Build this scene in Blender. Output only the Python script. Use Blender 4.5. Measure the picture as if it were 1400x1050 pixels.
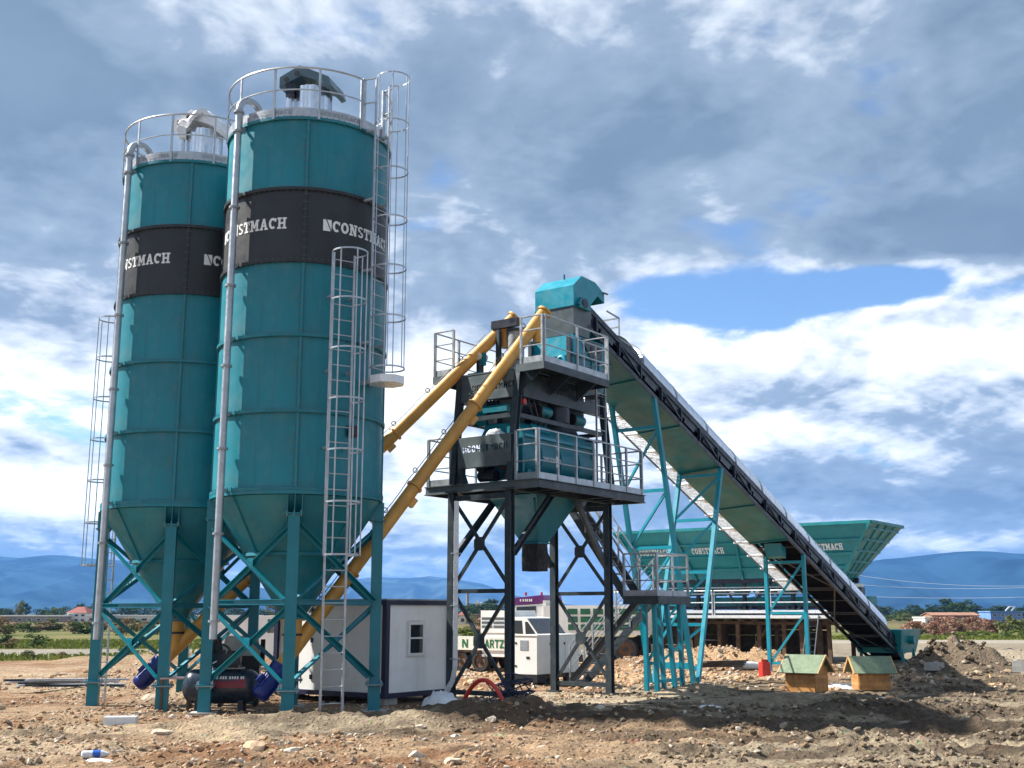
import bpy, bmesh, math, random
import numpy as np
from mathutils import Vector, Matrix

for o in list(bpy.data.objects):
    bpy.data.objects.remove(o)
SC = bpy.context.scene
COL = SC.collection
R = math.radians
random.seed(11)

# ------------------------------------------------------------------ camera
PITCH = math.atan(313 / 1572)
cam = bpy.data.cameras.new('camera')
cam.sensor_width = 36
cam.lens = 1572 / 1400 * 36
cam.clip_end = 30000
cam.clip_start = 0.1
camo = bpy.data.objects.new('camera', cam)
COL.objects.link(camo)
camo.location = (0, 0, 1.9)
camo.rotation_euler = (math.pi / 2 + PITCH, 0, 0)
SC.camera = camo

# ------------------------------------------------------------------ exposure
SC.render.engine = 'CYCLES'
SC.view_settings.view_transform = 'Standard'
SC.view_settings.look = 'None'
SC.view_settings.exposure = 1.12
SC.view_settings.gamma = 1
SC.view_settings.use_curve_mapping = False
SC.cycles.use_denoising = True
SC.cycles.max_bounces = 8
SC.cycles.volume_bounces = 1
SC.cycles.sample_clamp_indirect = 6

# ------------------------------------------------------------------ sun
SUN_AZ, SUN_EL = R(-77), R(46)          # azimuth from +Y towards +X
sd = Vector((math.sin(SUN_AZ) * math.cos(SUN_EL), math.cos(SUN_AZ) * math.cos(SUN_EL), math.sin(SUN_EL)))
sl = bpy.data.lights.new('sun', 'SUN')
sl.energy = 5.0
sl.angle = R(0.53)
sl.color = (1.0, 0.95, 0.87)
so = bpy.data.objects.new('sun', sl)
COL.objects.link(so)
so.location = sd * 60
so.rotation_euler = (-sd).to_track_quat('-Z', 'Y').to_euler()

# ------------------------------------------------------------------ world: clear sky behind a procedural cloud deck
W = bpy.data.worlds.new('World')
SC.world = W
W.use_nodes = True
wt = W.node_tree
wt.nodes.clear()


class NT:
    """small node helper"""
    def __init__(s, tree):
        s.t = tree

    def n(s, typ, ins=None, **kw):
        nd = s.t.nodes.new(typ)
        for k, v in kw.items():
            setattr(nd, k, v)
        for k, v in (ins or {}).items():
            if isinstance(v, bpy.types.NodeSocket):
                s.t.links.new(v, nd.inputs[k])
            else:
                nd.inputs[k].default_value = v
        return nd

    def m(s, op, a, b=0.0, c=None, clamp=False):
        d = {0: a, 1: b}
        if c is not None:
            d[2] = c
        return s.n('ShaderNodeMath', d, operation=op, use_clamp=clamp).outputs[0]

    def v(s, op, a, b=None, scale=None):
        d = {0: a}
        if b is not None:
            d[1] = b
        nd = s.n('ShaderNodeVectorMath', d, operation=op)
        if scale is not None:
            if isinstance(scale, bpy.types.NodeSocket):
                s.t.links.new(scale, nd.inputs['Scale'])
            else:
                nd.inputs['Scale'].default_value = scale
        return nd.outputs['Value'] if op in ('LENGTH', 'DOT_PRODUCT') else nd.outputs[0]

    def rng(s, x, a, b, c=0.0, d=1.0, smooth=True):
        nd = s.n('ShaderNodeMapRange', {0: x, 1: a, 2: b, 3: c, 4: d})
        nd.interpolation_type = 'SMOOTHSTEP' if smooth else 'LINEAR'
        return nd.outputs[0]

    def noise(s, vec, scale, detail=6, rough=.55, dist=0.0):
        return s.n('ShaderNodeTexNoise', {'Vector': vec, 'Scale': scale, 'Detail': detail, 'Roughness': rough, 'Distortion': dist}).outputs[0]

    def mixc(s, f, a, b, mode='MIX'):
        nd = s.t.nodes.new('ShaderNodeMix')
        nd.data_type = 'RGBA'
        nd.blend_type = mode
        for i, x in ((0, f), (6, a), (7, b)):
            if isinstance(x, bpy.types.NodeSocket):
                s.t.links.new(x, nd.inputs[i])
            else:
                nd.inputs[i].default_value = (*x, 1) if isinstance(x, tuple) and len(x) == 3 else x
        return nd.outputs[2]


def px_dir(px, py):
    a, b = (px - 700) / 1572, (525 - py) / 1572
    c, s = math.cos(PITCH), math.sin(PITCH)
    return Vector((a, c - b * s, s + b * c)).normalized()


g = NT(wt)
tc = g.n('ShaderNodeTexCoord').outputs['Generated']
dirn = g.v('NORMALIZE', tc)
sep = g.n('ShaderNodeSeparateXYZ', {0: dirn})
zc = g.m('MAXIMUM', sep.outputs[2], 0.0)
inv = g.m('DIVIDE', 1.0, g.m('ADD', zc, 0.24))
P = g.v('SCALE', g.n('ShaderNodeCombineXYZ', {0: sep.outputs[0], 1: sep.outputs[1], 2: 0.0}).outputs[0], scale=inv)


def blob(px, py, rx, ry, amt, inner=0.15):
    """a cloud mass (amt > 0) or opening (amt < 0) in one part of the sky; radii in degrees"""
    d = px_dir(px, py)
    w = g.v('MULTIPLY', g.v('SUBTRACT', dirn, tuple(d)), (1 / math.sin(R(rx)), 0.6, 1 / math.sin(R(ry))))
    return g.rng(g.v('LENGTH', w), inner, 1.0, amt, 0.0)


bias = g.rng(zc, .02, .13, .16, 0.0)
for b in [(1050, 402, 9.0, 2.3, -.20), (1330, 382, 6, 1.8, -.20), (1200, 392, 6, 1.6, -.16), (900, 405, 4, 1.8, -.10), (40, 545, 5, 2.2, -.12), (640, 745, 6, 1.6, -.05), (1380, 340, 3, 2, .08)]:
    bias = g.m('ADD', blob(*b), bias)
warp = g.n('ShaderNodeTexNoise', {'Vector': P, 'Scale': 1.7, 'Detail': 4.0})
Pw = g.v('ADD', P, g.v('SCALE', g.v('SUBTRACT', warp.outputs['Color'], (.5, .5, .5)), scale=0.20))
dens = g.m('ADD', g.noise(Pw, 1.9, 10, .54), bias)
toward = (sd.x * .085, sd.y * .085, 0)
dens2 = g.m('ADD', g.noise(g.v('ADD', Pw, toward), 1.9, 6, .56), bias)
edge = g.m('SUBTRACT', dens, dens2)                       # > 0 where the cloud faces the sun
puff = g.noise(g.v('ADD', Pw, (7.1, 2.3, 0)), 5.2, 9, .54)
puff2 = g.noise(g.v('ADD', Pw, (7.1 + sd.x * .035, 2.3 + sd.y * .035, 0)), 5.2, 5, .55)
pedge = g.m('SUBTRACT', puff, puff2)
cover = g.rng(g.m('ADD', dens, g.m('MULTIPLY', g.m('SUBTRACT', puff, .5), .30)), .31, .42)
big = g.noise(g.v('ADD', P, (3.7, 1.2, 0)), .75, 4, .5)     # broad dark and light masses
high = g.rng(zc, .10, .42)                                # the deck overhead shows its grey underside
dark = 0.0
for b in [(720, 190, 24, 8, .24), (1290, 215, 14, 6, .24), (130, 130, 12, 7, .03), (1280, 640, 11, 3.0, .34), (1060, 650, 8, 2.4, .16), (1230, 330, 12, 2.2, .22), (30, 520, 6, 2.6, .14),
          (70, 455, 6, 4, -.30), (610, 530, 7, 5, -.32), (1290, 475, 10, 3.4, -.44), (960, 470, 6, 2.0, -.24), (1330, 742, 7, 1.0, -.50), (950, 250, 7, 2.6, -.24),
          (50, 690, 9, 3.0, -.44), (620, 680, 6, 2.6, -.22), (240, 60, 9, 5, -.08), (770, 60, 4, 2.4, -.16), (190, 30, 4, 2, -.14), (690, 700, 7, 2.0, .08), (1340, 690, 8, 1.6, .10)]:
    dark = g.m('ADD', blob(*b, inner=.0), dark)
thick = g.m('ADD', g.m('ADD', g.m('MULTIPLY', g.rng(dens, .40, .68), .62), g.m('MULTIPLY', g.rng(big, .32, .68), .30)), g.m('ADD', g.m('MULTIPLY', high, .40), dark))
lum = g.m('SUBTRACT', 1.05, thick)
lum = g.m('ADD', lum, g.m('MULTIPLY', g.m('MULTIPLY', edge, g.m('SUBTRACT', 1.0, g.m('MULTIPLY', high, .75))), 1.9))
lum = g.m('ADD', lum, g.m('MULTIPLY', pedge, 1.0))
lum = g.m('ADD', lum, g.m('MULTIPLY', g.m('MULTIPLY', g.m('SUBTRACT', puff, .5), g.m('SUBTRACT', 1.0, g.m('MULTIPLY', high, .5))), .60), clamp=True)
ccol = g.mixc(g.rng(lum, .0, .55, smooth=False), (.225, .318, .445), (.420, .530, .680))
ccol = g.mixc(g.rng(lum, .42, .94, smooth=False), ccol, (1.42, 1.44, 1.47))
ccol = g.mixc(1.0, ccol, g.mixc(g.rng(g.m('ADD', g.m('MULTIPLY', puff, .5), g.m('MULTIPLY', big, .5)), .36, .64, smooth=False), (.84, .86, .89), (1.16, 1.14, 1.11)), 'MULTIPLY')
sky = g.n('ShaderNodeTexSky', sky_type='NISHITA', sun_disc=False, sun_elevation=SUN_EL, sun_rotation=SUN_AZ, air_density=1.0, dust_density=.0, ozone_density=6.0)
bg1 = g.n('ShaderNodeBackground', {0: sky.outputs[0], 1: 0.085})
bg2 = g.n('ShaderNodeBackground', {0: ccol, 1: 0.48})
mx = g.n('ShaderNodeMixShader', {0: cover, 1: bg1.outputs[0], 2: bg2.outputs[0]})
wo = g.n('ShaderNodeOutputWorld', {0: mx.outputs[0]})

W.cycles.sampling_method = 'MANUAL'
W.cycles.sample_map_resolution = 512
SC.cycles.use_adaptive_sampling = True
SC.cycles.adaptive_threshold = 0.015


# ------------------------------------------------------------------ materials
def MAT(name, col, rough=.5, metal=0.0, var=.12, scale=2.5, bump=0.0, bscale=25, streak=0.0, dust=0.0, dustcol=(.42, .36, .28), spec=.5, sheet=0.0, rvar=.12, alpha=None, trans=0.0, orand=.05):
    m = bpy.data.materials.new(name)
    m.use_nodes = True
    t = m.node_tree
    t.nodes.clear()
    k = NT(t)
    out = k.n('ShaderNodeOutputMaterial')
    b = k.n('ShaderNodeBsdfPrincipled', {'Roughness': rough, 'Metallic': metal})
    b.inputs['Specular IOR Level'].default_value = spec
    co = k.n('ShaderNodeTexCoord').outputs['Object']
    n1 = k.noise(co, scale, 5, .6)
    lo = tuple(c * (1 - var) for c in col)
    hi = tuple(min(1, c * (1 + var)) for c in col)
    c = k.mixc(k.rng(n1, .3, .7), lo, hi)
    oi = k.n('ShaderNodeObjectInfo').outputs['Random']
    c = k.mixc(1.0, c, k.mixc(oi, (1 - orand,) * 3, (1 + orand,) * 3), 'MULTIPLY')
    if streak:
        st = k.noise(k.v('MULTIPLY', co, (9, 9, .45)), 1.0, 4, .6)
        c = k.mixc(k.m('MULTIPLY', k.rng(st, .5, .75), streak), c, tuple(x * .55 + .004 for x in col))
    if dust:
        d1 = k.noise(co, scale * 3.1, 6, .65)
        c = k.mixc(k.m('MULTIPLY', k.rng(d1, .45, .75), dust), c, dustcol)
    t.links.new(c, b.inputs['Base Color'])
    n2 = k.noise(co, scale * 2.3, 4, .6)
    t.links.new(k.rng(n2, .25, .75, max(.03, rough - rvar), min(1, rough + rvar)), b.inputs['Roughness'])
    if bump or sheet:
        h = k.m('MULTIPLY', k.noise(co, bscale, 4, .6), bump)
        if sheet:       # slightly wavy sheet metal
            h = k.m('ADD', h, k.m('MULTIPLY', k.noise(co, .9, 2, .5), sheet))
        bp = k.n('ShaderNodeBump', {'Height': h, 'Strength': .6, 'Distance': .05})
        t.links.new(bp.outputs[0], b.inputs['Normal'])
    if trans:
        b.inputs['Transmission Weight'].default_value = trans
    if alpha is not None:
        b.inputs['Alpha'].default_value = alpha
    t.links.new(b.outputs[0], out.inputs[0])
    return m


M = {}
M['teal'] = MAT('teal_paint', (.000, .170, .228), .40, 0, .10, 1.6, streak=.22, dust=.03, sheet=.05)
M['teal_silo'] = MAT('teal_silo_paint', (.000, .172, .226), .46, 0, .16, .8, streak=.45, dust=.07, sheet=.05)
M['teal_bin'] = MAT('teal_bunker_paint', (.001, .198, .222), .45, 0, .12, 1.3, streak=.25, dust=.06, sheet=.06)
M['teal_dusty'] = MAT('dusty_teal_paint', (.000, .150, .175), .45, 0, .25, .8, streak=.2, dust=.18, dustcol=(.060, .11, .07))
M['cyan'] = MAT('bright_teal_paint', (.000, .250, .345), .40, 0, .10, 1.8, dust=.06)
M['band'] = MAT('charcoal_band_paint', (.016, .018, .020), .50, 0, .12, 1.5, streak=.15, sheet=.04)
M['steel'] = MAT('grey_steel_paint', (.025, .040, .052), .42, 0, .14, 1.8, dust=.10)
M['steel_lt'] = MAT('light_grey_steel_paint', (.085, .115, .130), .45, 0, .14, 1.5, dust=.12)  # light grey parts, and steel sides coloured lighter as if sunlit
M['navy'] = MAT('navy_steel_paint', (.005, .010, .024), .40, 0, .15, 2.0, dust=.10, dustcol=(.15, .14, .13))
M['galv'] = MAT('galvanised_steel', (.42, .45, .48), .42, .65, .14, 5, bump=.02, bscale=40)
M['galv_dull'] = MAT('dull_galvanised_steel', (.30, .33, .36), .52, .45, .15, 4)
M['galv_white'] = MAT('white_galvanised_sheet', (.74, .77, .80), .30, .25, .06, 2, sheet=.05)
M['stainless'] = MAT('stainless_sheet', (.75, .78, .82), .16, .95, .05, 3)
M['zinc_cover'] = MAT('zinc_cover_sheet', (.62, .66, .72), .28, .80, .10, 1.5, sheet=.10)
M['yellow'] = MAT('yellow_paint', (.600, .310, .055), .42, 0, .14, 2.0, streak=.30, dust=.28, dustcol=(.42, .33, .20))
M['blue'] = MAT('blue_motor_paint', (.000, .014, .160), .35, 0, .15, 3, dust=.0)
M['white'] = MAT('white_paint', (.84, .84, .82), .4, 0, .05, 2, dust=.07)
M['cream'] = MAT('cream_paint', (.72, .71, .64), .5, 0, .07, 2, dust=.14)
M['letter'] = MAT('white_letter_film', (.72, .74, .74), .5, 0, .05, 6)
M['letter_dk'] = MAT('black_letter_film', (.015, .015, .018), .5, 0, .05, 6)
M['belt'] = MAT('black_belt', (.004, .004, .005), .9, 0, .2, 3, spec=.05)
M['rubber'] = MAT('black_rubber', (.010, .010, .012), .75, 0, .25, 4, dust=.12)
M['black'] = MAT('black_paint', (.010, .011, .013), .5, 0, .25, 4)
M['red'] = MAT('red_plastic', (.50, .025, .012), .4, 0, .10, 4, dust=.05)
M['glass'] = MAT('window_glass', (.020, .030, .038), .06, 0, .1, 2, spec=.8)
M['wood'] = MAT('weathered_timber', (.120, .072, .042), .85, 0, .45, 3, orand=.2, bump=.25, bscale=30, streak=.5, dust=.25, dustcol=(.30, .24, .18))
M['plank'] = MAT('dark_weathered_planks', (.065, .052, .040), .88, 0, .40, 3, orand=.2, bump=.25, bscale=30, streak=.5, dust=.15)
M['pine'] = MAT('varnished_pine', (.46, .215, .060), .6, 0, .25, 5, bump=.10, bscale=30, streak=.35, dust=.2, orand=.16)
M['pine_lt'] = MAT('pale_pine_trim', (.560, .330, .130), .55, 0, .18, 5)
M['roofgreen'] = MAT('green_roofing_felt', (.155, .215, .135), .8, 0, .16, 6, dust=.35, bump=.15, bscale=120)
M['panel'] = MAT('cream_sandwich_panel', (.88, .88, .86), .5, 0, .05, 1.2, dust=.12, streak=.06)
M['navyframe'] = MAT('navy_frame_paint', (.010, .012, .045), .4, 0, .10, 2)
M['plastic'] = MAT('white_plastic_film', (.68, .70, .72), .35, 0, .05, 3, bump=.6, bscale=9)
M['concrete'] = MAT('grey_concrete', (.36, .35, .33), .85, 0, .18, 4, bump=.3, bscale=30, dust=.3)
M['slabmat'] = MAT('dusty_pale_concrete', (.48, .41, .31), .9, 0, .16, .8, bump=.25, bscale=14, dust=.4, dustcol=(.40, .31, .20))


# ------------------------------------------------------------------ mesh helpers
class MB:
    def __init__(s):
        s.v, s.f = [], []

    def add(s, vs, fs):
        o = len(s.v)
        s.v += [tuple(p) for p in vs]
        s.f += [tuple(i + o for i in q) for q in fs]
        return s

    def box(s, x0, x1, y0, y1, z0, z1):
        return s.add([(x0, y0, z0), (x1, y0, z0), (x1, y1, z0), (x0, y1, z0), (x0, y0, z1), (x1, y0, z1), (x1, y1, z1), (x0, y1, z1)],
                     [(3, 2, 1, 0), (4, 5, 6, 7), (0, 1, 5, 4), (1, 2, 6, 5), (2, 3, 7, 6), (3, 0, 4, 7)])

    def frame(s, a, b, up):
        a, b = Vector(a), Vector(b)
        d = (b - a).normalized()
        up = Vector(up)
        if abs(d.dot(up)) > .98:
            up = Vector((1, 0, 0)) if abs(d.x) < .9 else Vector((0, 1, 0))
        sx = d.cross(up).normalized()
        return a, b, sx, sx.cross(d).normalized()

    def prof(s, a, b, poly, up=(0, 0, 1)):
        """extrude a 2-D profile (side, up) from a to b"""
        a, b, sx, sy = s.frame(a, b, up)
        n = len(poly)
        vs = [p + sx * x + sy * y for p in (a, b) for x, y in poly]
        fs = [(i, (i + 1) % n, n + (i + 1) % n, n + i) for i in range(n)]
        fs += [tuple(range(n))[::-1], tuple(range(n, 2 * n))]
        return s.add(vs, fs)

    def bar(s, a, b, w, h=None, up=(0, 0, 1)):
        h = w if h is None else h
        return s.prof(a, b, [(-w / 2, -h / 2), (w / 2, -h / 2), (w / 2, h / 2), (-w / 2, h / 2)], up)

    def angle(s, a, b, w, t=.012, up=(0, 0, 1)):
        return s.prof(a, b, [(0, 0), (w, 0), (w, t), (t, t), (t, w), (0, w)], up)

    def chan(s, a, b, w, h, t=.012, up=(0, 0, 1), flip=1):
        q = [(0, -h / 2), (w, -h / 2), (w, -h / 2 + t), (t, -h / 2 + t), (t, h / 2 - t), (w, h / 2 - t), (w, h / 2), (0, h / 2)]
        if flip < 0:
            q = [(-x, y) for x, y in q][::-1]
        return s.prof(a, b, q, up)

    def hbeam(s, a, b, w, h, t=.014, up=(0, 0, 1)):
        w2, h2, c = w / 2, h / 2, t / 2
        return s.prof(a, b, [(-w2, -h2), (w2, -h2), (w2, -h2 + t), (c, -h2 + t), (c, h2 - t), (w2, h2 - t), (w2, h2), (-w2, h2), (-w2, h2 - t), (-c, h2 - t), (-c, -h2 + t), (-w2, -h2 + t)], up)

    def tube(s, pts, r, n=8, closed=False, cap=True):
        pts = [Vector(p) for p in pts]
        m = len(pts)
        rs = r if isinstance(r, (list, tuple)) else [r] * m
        base = len(s.v)
        prev = None
        for i, p in enumerate(pts):
            if closed:
                d = (pts[(i + 1) % m] - pts[i - 1]).normalized()
            else:
                d = (pts[min(i + 1, m - 1)] - pts[max(i - 1, 0)]).normalized()
            if prev is None:
                u = Vector((0, 0, 1)) if abs(d.z) < .9 else Vector((1, 0, 0))
                u = (u - d * u.dot(d)).normalized()
            else:
                u = (prev - d * prev.dot(d)).normalized()
            prev = u
            w = d.cross(u)
            for k in range(n):
                a = 2 * math.pi * k / n
                s.v.append(tuple(p + (u * math.cos(a) + w * math.sin(a)) * rs[i]))
        for i in range(m if closed else m - 1):
            j = (i + 1) % m
            for k in range(n):
                k2 = (k + 1) % n
                s.f.append((base + i * n + k, base + i * n + k2, base + j * n + k2, base + j * n + k))
        if cap and not closed:
            s.f.append(tuple(base + k for k in range(n))[::-1])
            s.f.append(tuple(base + (m - 1) * n + k for k in range(n)))
        return s

    def cyl(s, a, b, r, n=16, r2=None):
        return s.tube([a, b], [r, r if r2 is None else r2], n)

    def lathe(s, prof, n=32, a0=0.0, a1=2 * math.pi, c=(0, 0, 0)):
        full = abs(a1 - a0 - 2 * math.pi) < 1e-6
        m = n if full else n + 1
        base = len(s.v)
        for r, z in prof:
            for k in range(m):
                a = a0 + (a1 - a0) * k / n
                s.v.append((c[0] + r * math.sin(a), c[1] - r * math.cos(a), c[2] + z))
        for i in range(len(prof) - 1):
            for k in range(n):
                k2 = (k + 1) % m
                s.f.append((base + i * m + k, base + i * m + k2, base + (i + 1) * m + k2, base + (i + 1) * m + k))
        return s

    def prism(s, poly, vec):
        n = len(poly)
        vec = Vector(vec)
        vs = [Vector(p) for p in poly] + [Vector(p) + vec for p in poly]
        fs = [(i, (i + 1) % n, n + (i + 1) % n, n + i) for i in range(n)]
        fs += [tuple(range(n))[::-1], tuple(range(n, 2 * n))]
        return s.add(vs, fs)

    def frustum(s, lo, hi):
        """two rectangles (x0,x1,y0,y1,z): a tapering box"""
        def q(r):
            x0, x1, y0, y1, z = r
            return [(x0, y0, z), (x1, y0, z), (x1, y1, z), (x0, y1, z)]
        return s.add(q(lo) + q(hi), [(3, 2, 1, 0), (4, 5, 6, 7), (0, 1, 5, 4), (1, 2, 6, 5), (2, 3, 7, 6), (3, 0, 4, 7)])

    def sphere(s, c, r, n=12, m=8, sz=(1, 1, 1)):
        base = len(s.v)
        for i in range(m + 1):
            t = math.pi * i / m
            for k in range(n):
                a = 2 * math.pi * k / n
                s.v.append((c[0] + r * sz[0] * math.sin(t) * math.cos(a), c[1] + r * sz[1] * math.sin(t) * math.sin(a), c[2] + r * sz[2] * math.cos(t)))
        for i in range(m):
            for k in range(n):
                k2 = (k + 1) % n
                s.f.append((base + i * n + k, base + (i + 1) * n + k, base + (i + 1) * n + k2, base + i * n + k2))
        return s

    def mesh(s, name, mat, smooth=35, fix=True):
        me = bpy.data.meshes.new(name)
        me.from_pydata(s.v, [], s.f)
        if fix:
            bm = bmesh.new()
            bm.from_mesh(me)
            bmesh.ops.recalc_face_normals(bm, faces=bm.faces)
            bm.to_mesh(me)
            bm.free()
        me.materials.append(M[mat] if isinstance(mat, str) else mat)
        if smooth:
            me.polygons.foreach_set('use_smooth', [True] * len(me.polygons))
            me.set_sharp_from_angle(angle=R(smooth))
        me.update()
        return me

    def build(s, name, mat, parent=None, smooth=35, loc=None, rz=None, fix=True):
        return link(name, s.mesh(name, mat, smooth, fix), parent, loc, rz)


def link(name, me, parent=None, loc=None, rz=None):
    o = bpy.data.objects.new(name, me)
    COL.objects.link(o)
    o.parent = parent
    if loc is not None:
        o.location = loc
    if rz is not None:
        o.rotation_euler = (0, 0, rz)
    return o


def thing(name, label, cat, loc=(0, 0, 0), rz=0.0, group=None):
    o = bpy.data.objects.new(name, None)
    o.empty_display_size = .2
    COL.objects.link(o)
    o.location = loc
    o.rotation_euler = (0, 0, rz)
    return tag(o, label, cat, group)


def tag(o, label=None, cat=None, group=None, kind=None):
    for k, v in (('label', label), ('category', cat), ('group', group), ('kind', kind)):
        if v:
            o[k] = v
    return o


def stuffpart(o):
    o['kind'] = 'stuff'
    return o


def guard_rail(root, path, h=1.05, posts=None, mids=2, toe=.14, mat='galv', pr=.024, r=.019, drop=.10, closed=False, square=True):
    """posts, rails and toe board along a polyline of deck points; one guard_rail part with its pieces as sub-parts"""
    pts = [Vector(p) for p in path]
    top = MB().tube([p + Vector((0, 0, h)) for p in pts], r * 1.1, 6) if len(pts) > 1 else MB()
    g_ = top.build('guard_rail', mat, root)
    for k in range(mids):
        z = h * (k + 1) / (mids + 1) + .04
        MB().tube([p + Vector((0, 0, z)) for p in pts], r * .85, 6).build('mid_rail', mat, g_)
    if toe:
        for a, b in zip(pts[:-1], pts[1:]):
            MB().bar(a + Vector((0, 0, toe / 2 + .01)), b + Vector((0, 0, toe / 2 + .01)), .008, toe).build('toe_board', mat, g_)
    n = posts or 1
    for i, (a, b) in enumerate(zip(pts[:-1], pts[1:])):
        cnt = n[i] if isinstance(n, (list, tuple)) else n
        for k in range(cnt + (1 if i == len(pts) - 2 else 0)):
            p = a.lerp(b, k / cnt)
            MB().bar(p + Vector((0, 0, -drop)), p + Vector((0, 0, h)), pr * 2, pr * 2, (1, 0, 0)).build('post', mat, g_)
    return g_


# ------------------------------------------------------------------ slab-serif lettering (flat film)
def arc(cx, cy, rx, ry, t, a0, a1, n=10):
    q = []
    for i in range(n):
        u, v = R(a0 + (a1 - a0) * i / n), R(a0 + (a1 - a0) * (i + 1) / n)
        q.append([(cx + rx * math.cos(u), cy + ry * math.sin(u)), (cx + rx * math.cos(v), cy + ry * math.sin(v)),
                  (cx + (rx - t) * math.cos(v), cy + (ry - t * .8) * math.sin(v)), (cx + (rx - t) * math.cos(u), cy + (ry - t * .8) * math.sin(u))])
    return q


def rc(x0, y0, x1, y1):
    return [(x0, y0), (x1, y0), (x1, y1), (x0, y1)]


GL = {
    'C': (6.2, arc(3.1, 3.5, 3.1, 3.5, 1.9, 48, 312) + [rc(4.6, 4.5, 6.0, 6.6)]),
    'O': (6.6, arc(3.3, 3.5, 3.3, 3.5, 1.9, 0, 360, 14)),
    'N': (7.2, [rc(.9, 0, 2.4, 7), rc(5.0, 0, 6.4, 7), [(.9, 7), (2.9, 7), (6.4, 0), (4.4, 0)], rc(0, 0, 3.3, 1.1), rc(0, 5.9, 2.4, 7), rc(4.1, 5.9, 7.2, 7)]),
    'S': (5.6, arc(2.8, 5.15, 2.7, 1.85, 1.5, 20, 270, 8) + arc(2.8, 1.85, 2.8, 1.85, 1.5, -160, 90, 8)),
    'T': (6.4, [rc(2.3, 0, 4.1, 7), rc(0, 5.6, 6.4, 7), rc(0, 4.3, 1.1, 5.6), rc(5.3, 4.3, 6.4, 5.6), rc(1.3, 0, 5.1, 1.1)]),
    'M': (8.4, [rc(.9, 0, 2.4, 7), rc(6.0, 0, 7.5, 7), [(.9, 7), (2.9, 7), (4.9, 1.6), (3.5, 1.6)], [(5.5, 7), (7.5, 7), (4.9, 1.6), (3.5, 1.6)], rc(0, 0, 3.3, 1.1), rc(5.1, 0, 8.4, 1.1), rc(0, 5.9, 2.4, 7), rc(6.0, 5.9, 8.4, 7)]),
    'A': (7.2, [[(.6, 0), (2.2, 0), (4.4, 7), (2.8, 7)], [(5.0, 0), (6.6, 0), (4.4, 7), (2.8, 7)], rc(1.8, 1.9, 5.2, 3.0), rc(0, 0, 3.0, 1.0), rc(4.2, 0, 7.2, 1.0)]),
    'H': (7.2, [rc(.9, 0, 2.5, 7), rc(4.7, 0, 6.3, 7), rc(2.5, 2.9, 4.7, 4.1), rc(0, 0, 3.3, 1.1), rc(3.9, 0, 7.2, 1.1), rc(0, 5.9, 3.3, 7), rc(3.9, 5.9, 7.2, 7)]),
    'h': (5.6, [rc(0, 0, 1.6, 7), rc(4.0, 0, 5.6, 7), rc(1.6, 2.8, 4.0, 4.2)]),
    'a': (5.8, [[(0, 0), (1.6, 0), (3.7, 7), (2.1, 7)], [(4.2, 0), (5.8, 0), (3.7, 7), (2.1, 7)], rc(1.4, 1.5, 4.4, 2.7)]),
    'r': (5.4, [rc(0, 0, 1.6, 7), rc(1.6, 5.7, 4.2, 7), rc(1.6, 2.7, 4.2, 4.0), rc(3.6, 3.6, 5.0, 6.2), [(2.0, 3), (3.6, 3), (5.6, 0), (3.9, 0)]]),
    't': (5.4, [rc(1.9, 0, 3.5, 7), rc(0, 5.6, 5.4, 7)]),
    'z': (5.2, [rc(0, 5.6, 5.2, 7), rc(0, 0, 5.2, 1.4), [(0, 1.0), (1.9, 1.0), (5.2, 6), (3.3, 6)]]),
    'n': (5.8, [rc(0, 0, 1.5, 7), rc(4.3, 0, 5.8, 7), [(0, 7), (1.9, 7), (5.8, 0), (3.9, 0)]]),
    '1': (3.0, [rc(1.0, 0, 2.4, 7), rc(0, 5.6, 1.0, 6.6)]),
    ' ': (3.0, []),
    '#': (6.6, [[(.0, 0), (.0, 7), (2.0, 7), (5.8, 0)], [(2.9, 7), (6.4, 7), (6.4, .6)]]),
}


def text_quads(txt, height, gap=.55):
    s = height / 7
    x, out = 0.0, []
    for ch in txt:
        w, qs = GL[ch]
        out += [[((px + x) * s, py * s) for px, py in q] for q in qs]
        x += w + gap
    return out, (x - gap) * s


def lettering(root, txt, height, fn, mat='letter', name='lettering', stretch=1.0, lift=.0004):
    """fn(u, v, k) maps text coordinates to a point; k is a small outward offset"""
    qs, w = text_quads(txt, height)
    mb = MB()
    for i, q in enumerate(qs):
        mb.add([fn((px - w / 2) * stretch, py - height / 2, (i % 9) * lift) for px, py in q], [tuple(range(len(q)))])
    return mb.build(name, mat, root, smooth=0, fix=False)


BITS = {
    'C': ['01110', '11011', '11000', '11000', '11000', '11011', '01110'],
    'O': ['01110', '11011', '11011', '11011', '11011', '11011', '01110'],
    'N': ['11001', '11101', '11101', '11111', '11011', '11011', '11001'],
    'S': ['01111', '11000', '11000', '01110', '00011', '00011', '11110'],
    'T': ['11111', '11111', '01110', '01110', '01110', '01110', '01110'],
    'M': ['10001', '11011', '11111', '10101', '10101', '10101', '10001'],
    'A': ['01110', '11011', '11011', '11111', '11011', '11011', '11011'],
    'H': ['11011', '11011', '11011', '11111', '11011', '11011', '11011'],
    '#': ['11001', '10101', '10011', '00000', '10011', '10101', '11001'],
}


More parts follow.
